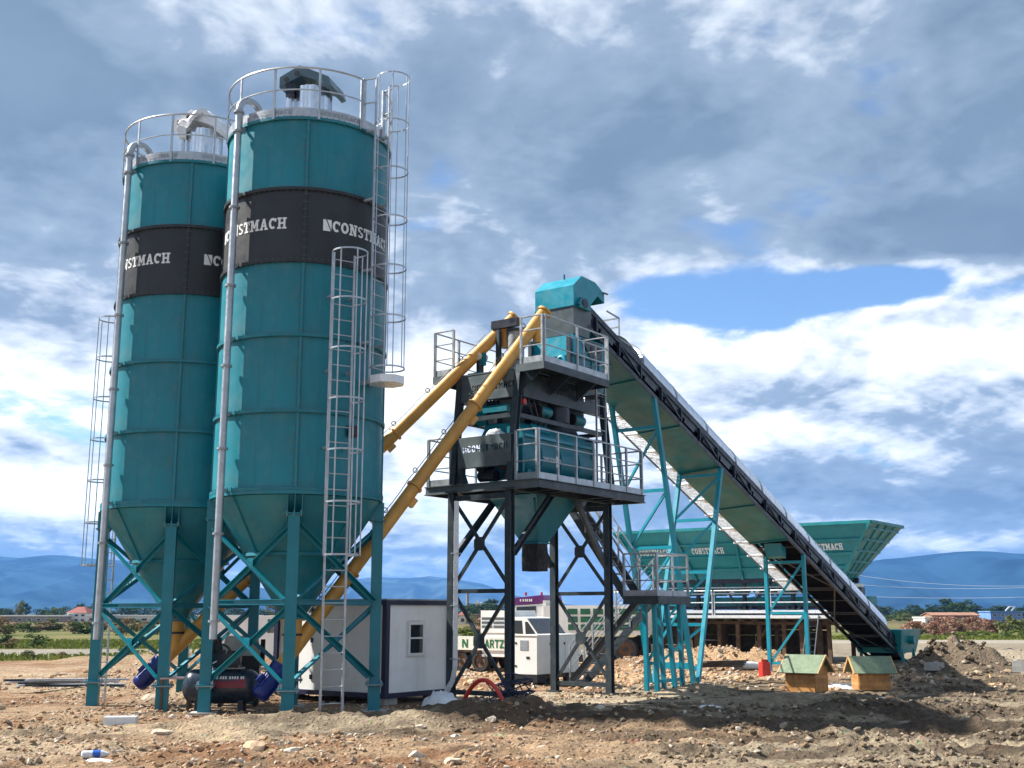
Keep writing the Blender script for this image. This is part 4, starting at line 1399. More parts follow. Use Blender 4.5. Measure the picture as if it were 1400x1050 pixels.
flight(5.72, 6.42, 2.25, .02, .0, lz, 10)
flight(4.86, 5.56, -.02, lz, 1.72, 4.74, 11)
la = MB().box(4.80 - ox, 6.50 - ox, -.95 - oy, -.0 - oy, lz - .03, lz).build('landing', 'steel', S)
for a, b in (((4.80, -.97), (6.50, -.97)), ((6.51, -.95), (6.51, -.0)), ((4.79, -.0), (4.79, -.95))):
    MB().bar(sp(*a, lz - .09), sp(*b, lz - .09), .02, .20).build('landing_edge', 'steel', la)
guard_rail(S, [sp(4.83, -.02, lz), sp(4.83, -.93, lz)], 1.05, 1)
guard_rail(S, [sp(4.87, -.93, lz), sp(6.46, -.93, lz)], 1.05, 2)
guard_rail(S, [sp(6.47, -.93, lz), sp(6.47, -.02, lz)], 1.05, 1)
for (x_, y_), (x2, y2) in (((5.0, -.75), (5.30, -.62)), ((5.45, -.85), (5.80, -.85)), ((6.3, -.75), (6.62, -.62)), ((5.6, -.15), (5.7, -.1)), ((6.3, -.15), (6.6, -.1))):
    MB().bar(sp(x_, y_, lz - .19), sp(x2, y2, -.02), .10, .10, (1, 0, 0)).build('landing_leg', 'cyan', S)
MB().bar(sp(5.28, -.62, .25), sp(6.60, -.62, .25), .06, .08).build('leg_tie', 'cyan', S)

# ------------------------------------------------------------------ inclined belt conveyor
CV = thing('belt_conveyor', 'long inclined belt conveyor with zinc covers climbing to the tower top', 'conveyor', tw(0, 0, 0), TA)
SL = .3823


def cp(x, y, rel=0.0):
    return V3((x, y, 7.66 - SL * (x - 6.89) + rel))


YN, YF = .14, 1.56
XT, XB = 3.5, 27.3
UPC = V3((SL, 0, 1)).normalized()
for y_, f_ in ((YN, -1), (YF, 1)):
    MB().chan(cp(XT, y_, .06), cp(XB, y_, .06), .07, .12, up=UPC, flip=f_).build('bottom_chord', 'navy', CV)
    MB().chan(cp(XT, y_, .56), cp(XB, y_, .56), .07, .14, up=UPC, flip=f_).build('top_chord', 'navy', CV)
    xs_ = np.arange(XT + .4, XB, 1.12)
    for i, x_ in enumerate(xs_):
        x_ = float(x_)
        MB().bar(cp(x_, y_, .121), cp(x_, y_, .485), .05, .09, (0, 1, 0)).build('upright', 'navy', CV)
        if y_ == YN and i < len(xs_) - 1:
            MB().bar(cp(x_ + .28, y_ + .02, .30), cp(x_ + .86, y_ + .02, .30), .02, .15, UPC).build('side_plate', 'steel', CV)
            if i % 2:
                MB().bar(cp(x_ + .06, y_ - .02, .44), cp(x_ + 1.06, y_ - .02, .17), .03, .05, UPC).build('lattice', 'navy', CV)
    MB().bar(cp(XT + .2, y_ + (.03 if y_ == YN else -.03), .40), cp(XB - .2, y_ + (.03 if y_ == YN else -.03), .40), .012, .12, UPC).build('side_sheet', 'navy', CV)
# belts
MB().bar(cp(XT - .2, .85, .66), cp(XB + .1, .85, .66), .84, .014, UPC).build('carrying_belt', 'belt', CV)
MB().bar(cp(XT - .2, .85, .20), cp(XB + .1, .85, .20), 1.24, .014, UPC).build('return_belt', 'belt', CV)
for x_, rel in ((XB + .05, .43), (XT + .0, .62)):
    MB().cyl(cp(x_, .38, rel), cp(x_, 1.32, rel), .22, 18).build('drum', 'black', CV)
for x_ in np.arange(XT + .9, XB - .5, 2.24):
    MB().cyl(cp(float(x_), YN + .1, .12), cp(float(x_), YF - .1, .12), .05, 10).build('return_roller', 'navy', CV)
for x_ in np.arange(16.4, XB - .6, 1.12):
    x_ = float(x_)
    MB().bar(cp(x_, YN + .06, .05), cp(x_, YF - .06, .05), .05, .05, UPC).build('floor_bar', 'navy', CV)
for i, x_ in enumerate(np.arange(16.4, XB - 3.4, 3.36)):
    x_ = float(x_)
    a, b = (YN + .05, YF - .05) if i % 2 else (YF - .05, YN + .05)
    MB().bar(cp(x_, a, .02), cp(x_ + 3.3, b, .02), .05, .03, UPC).build('floor_brace', 'steel', CV)
# spill pan below the upper half
xp = XT
while xp < 15.4:
    e = min(xp + 2.44, 15.9)
    MB().add([cp(xp + .006, YN + .03, -.006), cp(e - .006, YN + .03, -.006), cp(e - .006, YF - .03, -.10), cp(xp + .006, YF - .03, -.10),
              cp(xp + .006, YN + .03, -.0), cp(e - .006, YN + .03, -.0), cp(e - .006, YF - .03, -.094), cp(xp + .006, YF - .03, -.094)],
             [(3, 2, 1, 0), (4, 5, 6, 7), (0, 1, 5, 4), (1, 2, 6, 5), (2, 3, 7, 6), (3, 0, 4, 7)]).build('pan_panel', 'teal_dusty', CV, smooth=0)
    MB().bar(cp(e, YN + .04, -.03), cp(e, YF - .04, -.12), .05, .03, UPC).build('pan_joint', 'teal_dusty', CV)
    xp += 2.44
MB().prism([cp(15.9, .5, -.05), cp(16.3, .5, -.05), cp(16.3, .5, -.38), cp(16.05, .5, -.42)], (0, .6, 0)).build('scraper_chute', 'teal', CV, smooth=0)
# covers: curved zinc sheets
HW = .70
cprof = [(HW * math.cos(a), .02 + HW * .92 * math.sin(a)) for a in np.linspace(0, math.pi, 13)]


def cover():
    b = MB()
    n = len(cprof)
    ln = 1.0
    for s in (0, ln - .012):
        for u, w in cprof:
            b.v.append((s, u, w))
    b.f += [(i, i + 1, n + i + 1, n + i) for i in range(n - 1)]
    b.f += [tuple(range(n)), tuple(range(n, 2 * n))[::-1]]
    return b.mesh('cover_panel', 'zinc_cover', smooth=40)


cme = cover()
lim = 24.7
ang = math.atan(SL)
stp = 1.0 * math.cos(ang)
x_ = 6.35
i = 0
while x_ < lim:
    o = link('cover_panel', cme, CV, cp(x_, .85, .64 + (.004 if i % 2 else 0)))
    o.rotation_euler = (0, ang, 0)
    if i % 2 == 0:
        b = MB()
        b.tube([cp(x_, .85 + u * 1.02, .64 + w * 1.03) for u, w in cprof], .016, 5)
        b.build('cover_strap', 'galv', CV)
    x_ += stp
    i += 1
MB().prism([cp(6.3, .85 + u * .9, .66 + w * .9) for u, w in cprof], (-.45, 0, .45 * SL)).build('cover_mouth', 'navy', CV, smooth=40)
# belt-head hood and chute
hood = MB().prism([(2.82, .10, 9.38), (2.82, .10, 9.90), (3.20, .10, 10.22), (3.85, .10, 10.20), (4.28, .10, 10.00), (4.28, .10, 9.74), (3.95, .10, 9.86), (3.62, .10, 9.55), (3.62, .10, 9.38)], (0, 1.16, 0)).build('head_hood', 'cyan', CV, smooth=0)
MB().cyl((3.2, .62, 10.21), (3.2, .62, 10.34), .025, 8).build('lifting_lug', 'teal', hood)
MB().bar((4.20, .07, 10.0), (4.40, .07, 10.0), .04, .03).build('latch', 'navy', hood)
for y_ in (.06, 1.30):
    b = MB().box(2.95, 3.45, y_ - .06, y_ + .06, 9.34, 9.42).build('bearing_shelf', 'teal', hood)
    MB().cyl((3.2, y_ - .07, 9.48), (3.2, y_ + .07, 9.48), .12, 14).build('bearing', 'navy', hood)
    MB().prism([(2.90, y_ - .05, 9.42), (3.05, y_ - .05, 9.62), (3.30, y_ - .05, 9.62), (3.45, y_ - .05, 9.42)], (0, .10, 0)).build('bearing_guard', 'teal', hood, smooth=0)
MB().frustum((2.90, 3.62, .16, 1.20, 8.68), (2.84, 3.68, .12, 1.24, 9.38)).build('head_chute', 'steel_lt', CV, smooth=0)
MB().box(3.05, 3.55, .17, .62, 8.95, 9.33).build('drive_motor', 'navy', CV)
MB().box(3.62, 4.10, .18, 1.18, 8.98, 9.40).build('drive_frame', 'navy', CV)
gf = MB().bar(cp(5.0, .10, .65), cp(5.0, .10, 1.12), .035, .035, (0, 1, 0)).build('head_guard', 'galv', CV)
MB().bar(cp(5.0, .85, .65), cp(5.0, .85, 1.12), .035, .035, (0, 1, 0)).build('guard_post', 'galv', gf)
MB().bar(cp(5.0, .10, 1.12), cp(5.0, .85, 1.12), .035, .035).build('guard_bar', 'galv', gf)
MB().bar(cp(5.0, .10, 1.12), cp(4.4, .10, .95), .035, .035).build('guard_bar', 'galv', gf)
MB().bar(cp(5.0, .85, 1.12), cp(5.55, .10, .70), .035, .035).build('guard_bar', 'galv', gf)
MB().bar(cp(5.0, .10, .88), cp(5.0, .85, .88), .03, .03).build('guard_bar', 'galv', gf)
# far-side walkway of open grating
WY0, WY1, WR = YF + .06, YF + .68, .16


def grate():
    b = MB()
    L_ = 1.06
    for k_ in range(11):
        s = .03 + k_ * (L_ - .06) / 10
        b.box(s - .008, s + .008, 0, WY1 - WY0, 0, .03)
    for k_ in range(12):
        y_ = .01 + k_ * (WY1 - WY0 - .02) / 11
        b.box(0, L_, y_ - .004, y_ + .004, .004, .034)
    return b.mesh('grating', 'galv_white', smooth=0)


gme_ = grate()
wx0, wx1 = 4.6, 19.6
x_ = wx0
while x_ < wx1:
    o = link('grating', gme_, CV, cp(x_, WY0, WR))
    o.rotation_euler = (0, ang, 0)
    MB().bar(cp(x_, YF, WR - .05), cp(x_, WY1 + .04, WR - .05), .05, .05, UPC).build('walkway_bracket', 'galv_white', CV)
    MB().bar(cp(x_ + .02, WY0 + .12, WR - .03), cp(x_ + .34, WY0 + .12, WR + .01), .28, .012, UPC).build('tread_plate', 'galv_white', CV)
    x_ += 1.12 * math.cos(ang)
for y_ in (WY0, WY1):
    MB().bar(cp(wx0, y_, WR - .02), cp(wx1 + .5, y_, WR - .02), .02, .06, UPC).build('walkway_stringer', 'steel', CV)
wr = MB().tube([cp(wx0, WY1, WR + 1.0), cp(wx1, WY1, WR + 1.0)], .019, 6).build('guard_rail', 'galv', CV)
MB().tube([cp(wx0, WY1, WR + .5), cp(wx1, WY1, WR + .5)], .015, 6).build('mid_rail', 'galv', wr)
for x_ in np.arange(wx0, wx1, 1.9):
    MB().bar(cp(float(x_), WY1, WR), cp(float(x_), WY1, WR + 1.0), .035, .035, (0, 1, 0)).build('rail_post', 'galv', wr)


# supports
def trestle(xt, xb, y0, y1, rows, w=.115, zb=-.02):
    ztp = 7.66 - SL * (xt - 6.89) - .0
    f = lambda y_, t: V3((xt + (xb - xt) * t, y_, ztp + (zb - ztp) * t))
    ob = MB().bar(f(y0, 0), f(y0, 1), w, w, (0, 1, 0)).build('trestle', 'cyan', CV)
    MB().bar(f(y1, 0), f(y1, 1), w, w, (0, 1, 0)).build('trestle_leg', 'cyan', ob)
    for i_, t in enumerate(rows):
        MB().bar(f(y0 + w / 2, t), f(y1 - w / 2, t), .07, .09).build('rung', 'cyan', ob)
        if i_ < len(rows) - 1:
            t2 = rows[i_ + 1]
            a, b = (y0, y1)
            MB().bar(f(a + w * .5, t + .012), f(b - w * .5, t2 - .012), .055, .07).build('diagonal', 'cyan', ob)
    for y_ in (y0, y1):
        p = f(y_, 1)
        MB().box(p.x - .13, p.x + .13, y_ - .13, y_ + .13, zb - .02, zb + .012).build('foot_plate', 'cyan', ob)


trestle(6.9, 8.75, YN + .02, YF - .04, [.10, .32, .52, .72, .93])
trestle(10.9, 8.98, YN + .02, YF - .04, [.03, .25, .50, .74, .93])
trestle(16.95, 16.95, YN + .02, YF - .04, [.06, .50, .93])
# tail box
tb = MB().frustum((26.0, 27.9, .0, 1.70, .35), (25.8, 28.3, -.15, 2.0, 1.25))
tb.build('tail_hopper', 'teal_bin', CV, smooth=0)
for x_ in (26.2, 27.6):
    for y_ in (-.0, 1.65):
        MB().bar((x_, y_, -.05), (x_, y_, .5), .10, .10).build('tail_leg', 'teal_bin', CV)
MB().cyl((26.9, -.30, .85), (26.9, -.06, .85), .16, 18).build('tail_motor', 'teal_bin', CV)
MB().tube([(25.9, 1.3, 1.42), (25.9, 1.3, 1.75), (25.8, 1.3, 1.95)], [.32, .30, .12], 14).build('dust_cap', 'teal_bin', CV)

# ------------------------------------------------------------------ aggregate bunker
BK = thing('aggregate_bunker', 'long teal four-bin aggregate bunker standing behind the inclined belt', 'bunker', tw(24, .2, 0), TA)
bx, by = 24.0, .2
ZR, ZB = 5.36, 3.30
NX, FX, NB, FB = 0.0, 3.85, 1.15, 2.75     # near and far face at rim and bottom (local to the bunker)
LN = 11.55
e0, e1 = 1.65, LN - 1.3


def quadslab(name, a, b, c, d, t, mat, parent):
    a, b, c, d = map(V3, (a, b, c, d))
    n = (b - a).cross(d - a).normalized() * t
    return MB().add([a, b, c, d, a + n, b + n, c + n, d + n], [(3, 2, 1, 0), (4, 5, 6, 7), (0, 1, 5, 4), (1, 2, 6, 5), (2, 3, 7, 6), (3, 0, 4, 7)]).build(name, mat, parent, smooth=0)


def nf(y, t, o=0.0):        # point on the near face: y along the rim, t 0 rim to 1 bottom; ends lean in
    yb = e0 + (e1 - e0) * y / LN
    return V3((NX + (NB - NX) * t - o, y + (yb - y) * t, ZR + (ZB - ZR) * t))


nbin = 4
for i in range(nbin):
    ya, yb = LN * i / nbin, LN * (i + 1) / nbin
    pn = quadslab('near_panel', nf(ya + .01, 0), nf(yb - .01, 0), nf(yb - .01, 1), nf(ya + .01, 1), .012, 'teal_bin', BK)
    for t in (.30, .55, .80):
        MB().bar(nf(ya + .06, t, .04), nf(yb - .06, t, .04), .09, .11, (NB, 0, -2.0)).build('stiffener', 'teal_bin', pn)
    quadslab('far_panel', (FX, yb - .01, ZR), (FX, ya + .01, ZR), (FB, e0 + (e1 - e0) * ya / LN, ZB), (FB, e0 + (e1 - e0) * yb / LN, ZB), .012, 'teal_bin', BK)
    cy = (ya + yb) / 2 + .1
    lettering(pn, 'CONSTMACH', .25, lambda u, v, kk: nf(cy - u, .425, .03 + kk) + V3((0, 0, v)) + V3((-v * .558, 0, 0)), 'letter', stretch=.72)
for i in range(nbin + 1):
    y_ = LN * i / nbin
    y_ = min(max(y_, .03), LN - .03)
    MB().bar(nf(y_, 0, .06), nf(y_, 1, .06), .10, .12, (1, 0, 0)).build('upright_rib', 'teal_bin', BK)
for ya, yb, nm in ((0, e0, 'end_panel'), (LN, e1, 'end_panel')):
    en = quadslab(nm, (NX, ya, ZR), (FX, ya, ZR), (FB, yb, ZB), (NB, yb, ZB), .012, 'teal_bin', BK)
    for k_ in range(5):
        t = (k_ + .5) / 5
        s = -1 if ya == 0 else 1
        MB().bar((NX + (NB - NX) * t + .05, ya + (yb - ya) * t + .03 * s, ZR + (ZB - ZR) * t), (FX + (FB - FX) * t - .05, ya + (yb - ya) * t + .03 * s, ZR + (ZB - ZR) * t), .05, .08).build('stiffener', 'teal_bin', en)
    for k_ in range(1, 4):
        f = k_ / 4
        MB().bar((NX + FX * f, ya + .02 * s, ZR), (NB + (FB - NB) * f, yb + .02 * s, ZB), .05, .06).build('stiffener', 'teal_bin', en)
for i in range(1, nbin):
    ya = LN * i / nbin
    yb = e0 + (e1 - e0) * i / nbin
    quadslab('divider', (NX + .05, ya, ZR - .05), (FX - .05, ya, ZR - .05), (FB - .03, yb, ZB), (NB + .03, yb, ZB), .02, 'teal_bin', BK)
for a, b in (((NX, 0), (NX, LN)), ((NX, LN), (FX, LN)), ((FX, LN), (FX, 0)), ((FX, 0), (NX, 0))):
    MB().bar((*a, ZR + .02), (*b, ZR + .02), .16, .12).build('rim_beam', 'teal_bin', BK)
# frame, outlets and weigh belt below
for y_ in np.linspace(e0, e1, 5):
    y_ = float(y_)
    for x_ in (NB + .05, FB - .05):
        MB().bar((x_, y_, 1.72), (x_, y_, ZB), .14, .14).build('frame_post', 'navy', BK)
for x_ in (NB + .05, FB - .05):
    MB().bar((x_, e0 - .1, ZB - .08), (x_, e1 + .1, ZB - .08), .16, .18).build('frame_beam', 'navy', BK)
    MB().bar((x_, e0 - .6, 1.80), (x_, e1 + .6, 1.80), .14, .20).build('frame_beam', 'navy', BK)
ys = np.linspace(e0, e1, 5)
for i in range(4):
    a, b = float(ys[i]), float(ys[i + 1])
    m_ = (a + b) / 2
    MB().bar((NB + .02, a + .1, 1.92), (NB + .02, m_ - .05, ZB - .2), .06, .08).build('frame_brace', 'steel', BK)
    MB().bar((NB + .02, b - .1, 1.92), (NB + .02, m_ + .05, ZB - .2), .06, .08).build('frame_brace', 'steel', BK)
    for s in (-.5, .5):
        oq = MB().frustum((1.65, 2.25, m_ + s * 1.0 - .28, m_ + s * 1.0 + .28, 2.62), (1.30, 2.60, m_ + s * 1.0 - .50, m_ + s * 1.0 + .50, ZB - .02)).build('outlet', 'teal_bin', BK, smooth=0)
        MB().cyl((1.35, m_ + s * 1.0, 2.74), (1.20, m_ + s * 1.0, 2.74), .09, 12).build('air_cylinder', 'galv_white', oq)
MB().box(1.50, 2.40, e0 - .9, e1 + .3, 2.20, 2.55).build('weigh_belt', 'teal_bin', BK)
MB().box(1.35, 2.55, e0 - .9, e1 + .3, 2.05, 2.19).build('belt_frame', 'navy', BK)
MB().cyl((NB + .1, e0 - .75, 2.95), (NB + .1, e0 - .35, 2.95), .10, 12).build('cable_drum', 'cream', BK)
MB().box(NB - .2, NB + .2, e0 - .8, e0 - .5, 1.9, 2.9).build('motor_post', 'navy', BK)
for z_ in (2.70, 2.95):
    MB().bar((NB - .08, e0, z_), (NB - .08, e1, z_), .03, .05).build('air_line', 'galv', BK)
# walkway with rail along the near side
wk = MB().box(-.15, .60, 1.75, LN + .2, 1.74, 1.80).build('walkway', 'galv', BK)
MB().box(-.172, -.152, 1.75, LN + .2, 1.70, 1.81).build('walkway_edge', 'galv_white', wk)
for i in range(4):
    a, b = 1.80 + i * 2.5, 1.80 + (i + 1) * 2.5 - .10
    pts_ = [(-.13, a, 1.80), (-.13, a, 2.80), (-.13, b, 2.80), (-.13, b, 1.80)]
    q = MB().tube(pts_, .026, 6).build('guard_rail', 'galv_white', BK)
    MB().tube([(-.13, a, 2.32), (-.13, b, 2.32)], .021, 6).build('mid_rail', 'galv_white', q)
    MB().bar((-.13, a, 1.95), (-.13, b, 1.95), .01, .12).build('toe_board', 'galv_white', q)
ld = MB().bar((-.20, 2.2, 1.8), (-.95, 2.2, 0.02), .04, .08).build('ladder', 'steel', BK)
MB().bar((-.20, 2.65, 1.8), (-.95, 2.65, 0.02), .04, .08).build('ladder_rail', 'steel', ld)
for k_ in range(7):
    t = (k_ + .7) / 7.4
    MB().bar((-.20 - .75 * t, 2.22, 1.8 - 1.78 * t), (-.20 - .75 * t, 2.63, 1.8 - 1.78 * t), .05, .03).build('rung', 'steel', ld)

# ------------------------------------------------------------------ timber staging under the bunker
TS = thing('timber_staging', 'rough brown timber posts and planks propping up the teal bunker', 'staging', tw(24, .2, 0), TA)
rr_ = random.Random(4)
for i in range(11):
    y_ = 2.1 + i * .93 + rr_.uniform(-.12, .12)
    w_ = rr_.uniform(.14, .24)
    for x_ in ((.35, 2.1) if i % 2 else (.35, 3.0)):
        MB().bar((x_ + rr_.uniform(-.05, .05), y_ + rr_.uniform(-.04, .04), -.05), (x_, y_, 1.44), w_, w_ * .8, (1, 0, 0)).build('post', 'wood', TS)
for x_ in (.35, 2.1, 3.0):
    for a, b in ((1.75, 5.1), (5.13, 8.6), (8.63, 12.0)):
        MB().bar((x_, a, 1.50 + rr_.uniform(-.015, .015)), (x_, b, 1.50 + rr_.uniform(-.015, .015)), .22, .115).build('beam', 'wood', TS)
for y_ in np.arange(1.9, 12.0, .62):
    MB().bar((.0, float(y_), 1.61), (3.3, float(y_), 1.61), .24, .10).build('joist', 'plank', TS)
for k_ in range(6):
    z_ = .14 + k_ * .235
    for a, b in ((3.2, 6.4), (6.42, 9.4), (9.43, 11.6)):
        MB().bar((3.18 + rr_.uniform(-.02, .02), a, z_ + rr_.uniform(-.02, .02)), (3.18 + rr_.uniform(-.02, .02), b, z_ + rr_.uniform(-.02, .02)), .04, .240 + rr_.uniform(-.004, .004)).build('plank', 'plank', TS)
for a, b in (((.42, 7.0, .1), (.42, 8.1, 1.35)), ((.42, 5.6, .05), (.46, 4.6, 1.4)), ((.42, 10.6, .1), (.42, 9.7, 1.38))):
    MB().bar(a, b, .07, .10).build('prop', 'wood', TS)

# ------------------------------------------------------------------ site cabin
KC = V3((-2.70, 25.2, 0))
K = thing('site_cabin', 'cream panel site cabin with navy frame beside the nearer silo', 'cabin', KC, TA)
KL, KW, K0, K1 = 2.12, 3.35, .12, 2.17
for x_, y_ in ((0, 0), (KL, 0), (0, KW), (KL, KW)):
    MB().box(x_ - .06, x_ + .06, y_ - .06, y_ + .06, K0, K1).build('corner_post', 'navyframe', K)
for z_ in (K0 + .05, K1 - .05):
    for a, b in (((.065, -.01), (KL - .065, -.01)), ((.065, KW + .01), (KL - .065, KW + .01)), ((-.01, .065), (-.01, KW - .065)), ((KL + .01, .065), (KL + .01, KW - .065))):
        MB().bar((*a, z_), (*b, z_), .10, .10).build('frame_beam', 'navyframe', K)
for i in range(2):
    a = .064 + i * (KL - .128) / 2
    MB().box(a + .003, a + (KL - .128) / 2 - .003, .0, .045, K0 + .102, K1 - .102).build('wall_panel', 'panel', K)
    MB().box(a + .003, a + (KL - .128) / 2 - .003, KW - .045, KW, K0 + .102, K1 - .102).build('wall_panel', 'panel', K)
for i in range(3):
    w_ = (KW - .128) / 3
    a = .064 + i * w_
    MB().box(.0, .045, a + .003, a + w_ - .003, K0 + .102, K1 - .102).build('wall_panel', 'panel', K)
    MB().box(KL - .045, KL, a + .003, a + w_ - .003, K0 + .102, K1 - .102).build('wall_panel', 'panel', K)
MB().box(-.07, KL + .07, -.07, KW + .07, K1, K1 + .03).build('roof', 'galv_dull', K)
for x_, y_ in ((.2, .2), (KL - .2, .2), (.2, KW - .2), (KL - .2, KW - .2)):
    MB().box(x_ - .2, x_ + .2, y_ - .2, y_ + .2, -.05, K0).build('block', 'concrete', K)
wx, wz0, wz1 = .98, .98, 1.70
w_ = MB()
for a in ((wx - .27, wx + .27, wz0, wz0 + .055), (wx - .27, wx + .27, wz1 - .055, wz1), (wx - .27, wx - .215, wz0 + .055, wz1 - .055), (wx + .215, wx + .27, wz0 + .055, wz1 - .055), (wx - .215, wx + .215, (wz0 + wz1) / 2 - .0, (wz0 + wz1) / 2 + .035)):
    w_.box(a[0], a[1], -.035, .002, a[2], a[3])
wo_ = w_.build('window', 'white', K, smooth=0)
MB().box(wx - .213, wx + .213, -.012, -.004, wz0 + .057, (wz0 + wz1) / 2 - .002).build('pane', 'glass', wo_)
MB().box(wx - .213, wx + .213, -.012, -.004, (wz0 + wz1) / 2 + .037, wz1 - .057).build('pane', 'glass', wo_)
MB().box(wx - .32, wx + .32, -.006, -.001, wz0 - .04, wz1 + .04).build('window_trim', 'cream', wo_)
for z_ in (.45, 1.25, 1.9):
    MB().box(-.03, -.001, KW - 1.16, KW - 1.10, z_, z_ + .10).build('door_hinge', 'navyframe', K)
MB().box(-.006, -.002, .18, 1.0, K1 - .42, K1 - .30).build('sign_plate', 'panel', K)

# ------------------------------------------------------------------ air compressor
CC = V3((-5.78, 23.62, -.05))
C = thing('air_compressor', 'dark blue air compressor tank with red stripe between the silo legs', 'compressor', CC, R(2))
r_, l_ = .335, .52
prof_ = []
for k_ in range(9):
    a = math.pi / 2 * k_ / 8
    prof_.append((-l_ - r_ * .75 * math.cos(a), r_ * math.sin(a)))
prof_ += [(-x_, q) for x_, q in prof_[::-1]]
b = MB()
n = 28
for x_, q in prof_:
    for i in range(n):
        a = 2 * math.pi * i / n
        b.v.append((x_, q * math.cos(a), .52 + q * math.sin(a)))
for j in range(len(prof_) - 1):
    for i in range(n):
        b.f.append((j * n + i, j * n + (i + 1) % n, (j + 1) * n + (i + 1) % n, (j + 1) * n + i))
tk = b.build('tank', 'tankblue' if 'tankblue' in M else 'navy', C, smooth=60)
M['darkred'] = MAT('dark_red_decal', (.22, .010, .022), .4)
M['tankblue'] = MAT('dark_blue_tank_paint', (.014, .030, .050), .3, 0, .1, 3, dust=.08)
tk.data.materials[0] = M['tankblue']


def onTank(u, v, kk=0.0):
    a = v / r_
    return V3((u, -(r_ + .004 + kk) * math.cos(a), .52 + (r_ + .004 + kk) * math.sin(a)))


b = MB()
for i in range(10):
    for j in range(3):
        q = lambda ii, jj: onTank(-.06 + ii * .06 - (jj - 1.5) * .03 * (ii == 0), -.01 + jj * .042 + (0.05 if ii > 6 and jj == 3 else 0))
        b.add([q(i, j), q(i + 1, j), q(i + 1, j + 1), q(i, j + 1)], [(0, 1, 2, 3)])
b.build('red_stripe', 'darkred', C, smooth=0)
b = MB()
for u0 in (-.10, -.05, .02, .07, .12, .20, .25, .30, .35, .42, .46):
    b.add([onTank(u0, .155, .002), onTank(u0 + .032, .155, .002), onTank(u0 + .032, .215, .002), onTank(u0, .215, .002)], [(0, 1, 2, 3)])
b.build('worn_lettering', 'letter', C, smooth=0)
for x_ in (-.42, .42):
    for y_ in (-.18, .18):
        MB().box(x_ - .05, x_ + .05, y_ - .03, y_ + .03, -.02, .26).build('foot', 'navy', C)
MB().box(-.40, .42, -.17, .17, .858, .885).build('deck_plate', 'galv_dull', C)
MB().box(-.30, .34, -.2, .2, .886, .93).build('pump_base', 'black', C)
MB().box(-.22, .02, -.16, .16, .931, 1.22).build('pump_block', 'black', C)
for y_ in (-.10, .10):
    hd_ = MB().cyl((-.10, y_, 1.20), (-.16, y_ * 1.6, 1.44), .075, 14).build('cylinder_head', 'black', C)
MB().cyl((.10, -.02, 1.08), (.36, -.02, 1.08), .13, 16).build('motor', 'black', C)
MB().lathe([(.20, -.03), (.24, -.03), (.24, .03), (.20, .03)], 24).build('fly_wheel', 'black', C, loc=(-.02, -.20, 1.12)).rotation_euler = (R(90), 0, 0)
MB().box(-.30, .36, -.235, -.215, .935, 1.16).build('belt_guard', 'navy', C)
MB().tube([(.02, -.1, .95), (-.06, -.22, 1.02), (-.16, -.28, .96), (-.12, -.30, .84)], .013, 6).build('air_hose', 'white', C)
wt2 = thing('engine_crate', 'grey brown engine block on black stand behind the compressor', 'engine', (-5.75, 25.0, 0), R(8))
MB().box(-.42, .42, -.25, .25, .55, 1.02).build('engine_block', 'black', wt2)
MB().frustum((-.38, .40, -.26, .26, 1.02), (-.30, .34, -.22, .22, 1.42)).build('engine_cover', 'concrete', wt2, smooth=0)
for x_ in (-.36, .36):
    for y_ in (-.2, .2):
        MB().box(x_ - .04, x_ + .04, y_ - .04, y_ + .04, -.02, .55).build('stand_leg', 'black', wt2)
MB().cyl((.46, 0, .80), (.46, 0, 1.35), .05, 10).build('exhaust', 'black', wt2)

# small bench with a pale board
tb_ = thing('work_bench', 'low bench with a pinkish board top beside the compressor', 'bench', (-6.78, 23.85, 0), R(5))
M['pinkboard'] = MAT('pink_board', (.52, .36, .36), .7)
MB().box(-.26, .34, -.18, .20, .60, .63).build('board_top', 'pinkboard', tb_)
for x_, y_ in ((-.22, -.14), (.30, -.14), (-.22, .16), (.30, .16)):
    MB().box(x_ - .025, x_ + .025, y_ - .025, y_ + .025, -.02, .60).build('leg', 'wood', tb_)


# ------------------------------------------------------------------ wheels
def wheel(root, x_, y_, z_, r__, w__, name='wheel', rim='cream'):
    t = MB()
    pr = [(r__ * .62, -w__ / 2), (r__ * .94, -w__ / 2), (r__, -w__ * .32), (r__, w__ * .32), (r__ * .94, w__ / 2), (r__ * .62, w__ / 2)]
    n_ = 24
    for q, h in pr:
        for i in range(n_):
            a = 2 * math.pi * i / n_
            t.v.append((x_ + q * math.cos(a), y_ + h, z_ + q * math.sin(a)))
    for j in range(len(pr) - 1):
        for i in range(n_):
            t.f.append((j * n_ + i, j * n_ + (i + 1) % n_, (j + 1) * n_ + (i + 1) % n_, (j + 1) * n_ + i))
    o = t.build(name, 'rubber', root)
    MB().cyl((x_, y_ - w__ * .30, z_), (x_, y_ + w__ * .30, z_), r__ * .62, 18).build('rim', rim, o)
    MB().cyl((x_, y_ - w__ * .42, z_), (x_, y_ + w__ * .42, z_), r__ * .20, 12).build('hub', 'wood' if rim == 'wood' else 'black', o)
    return o


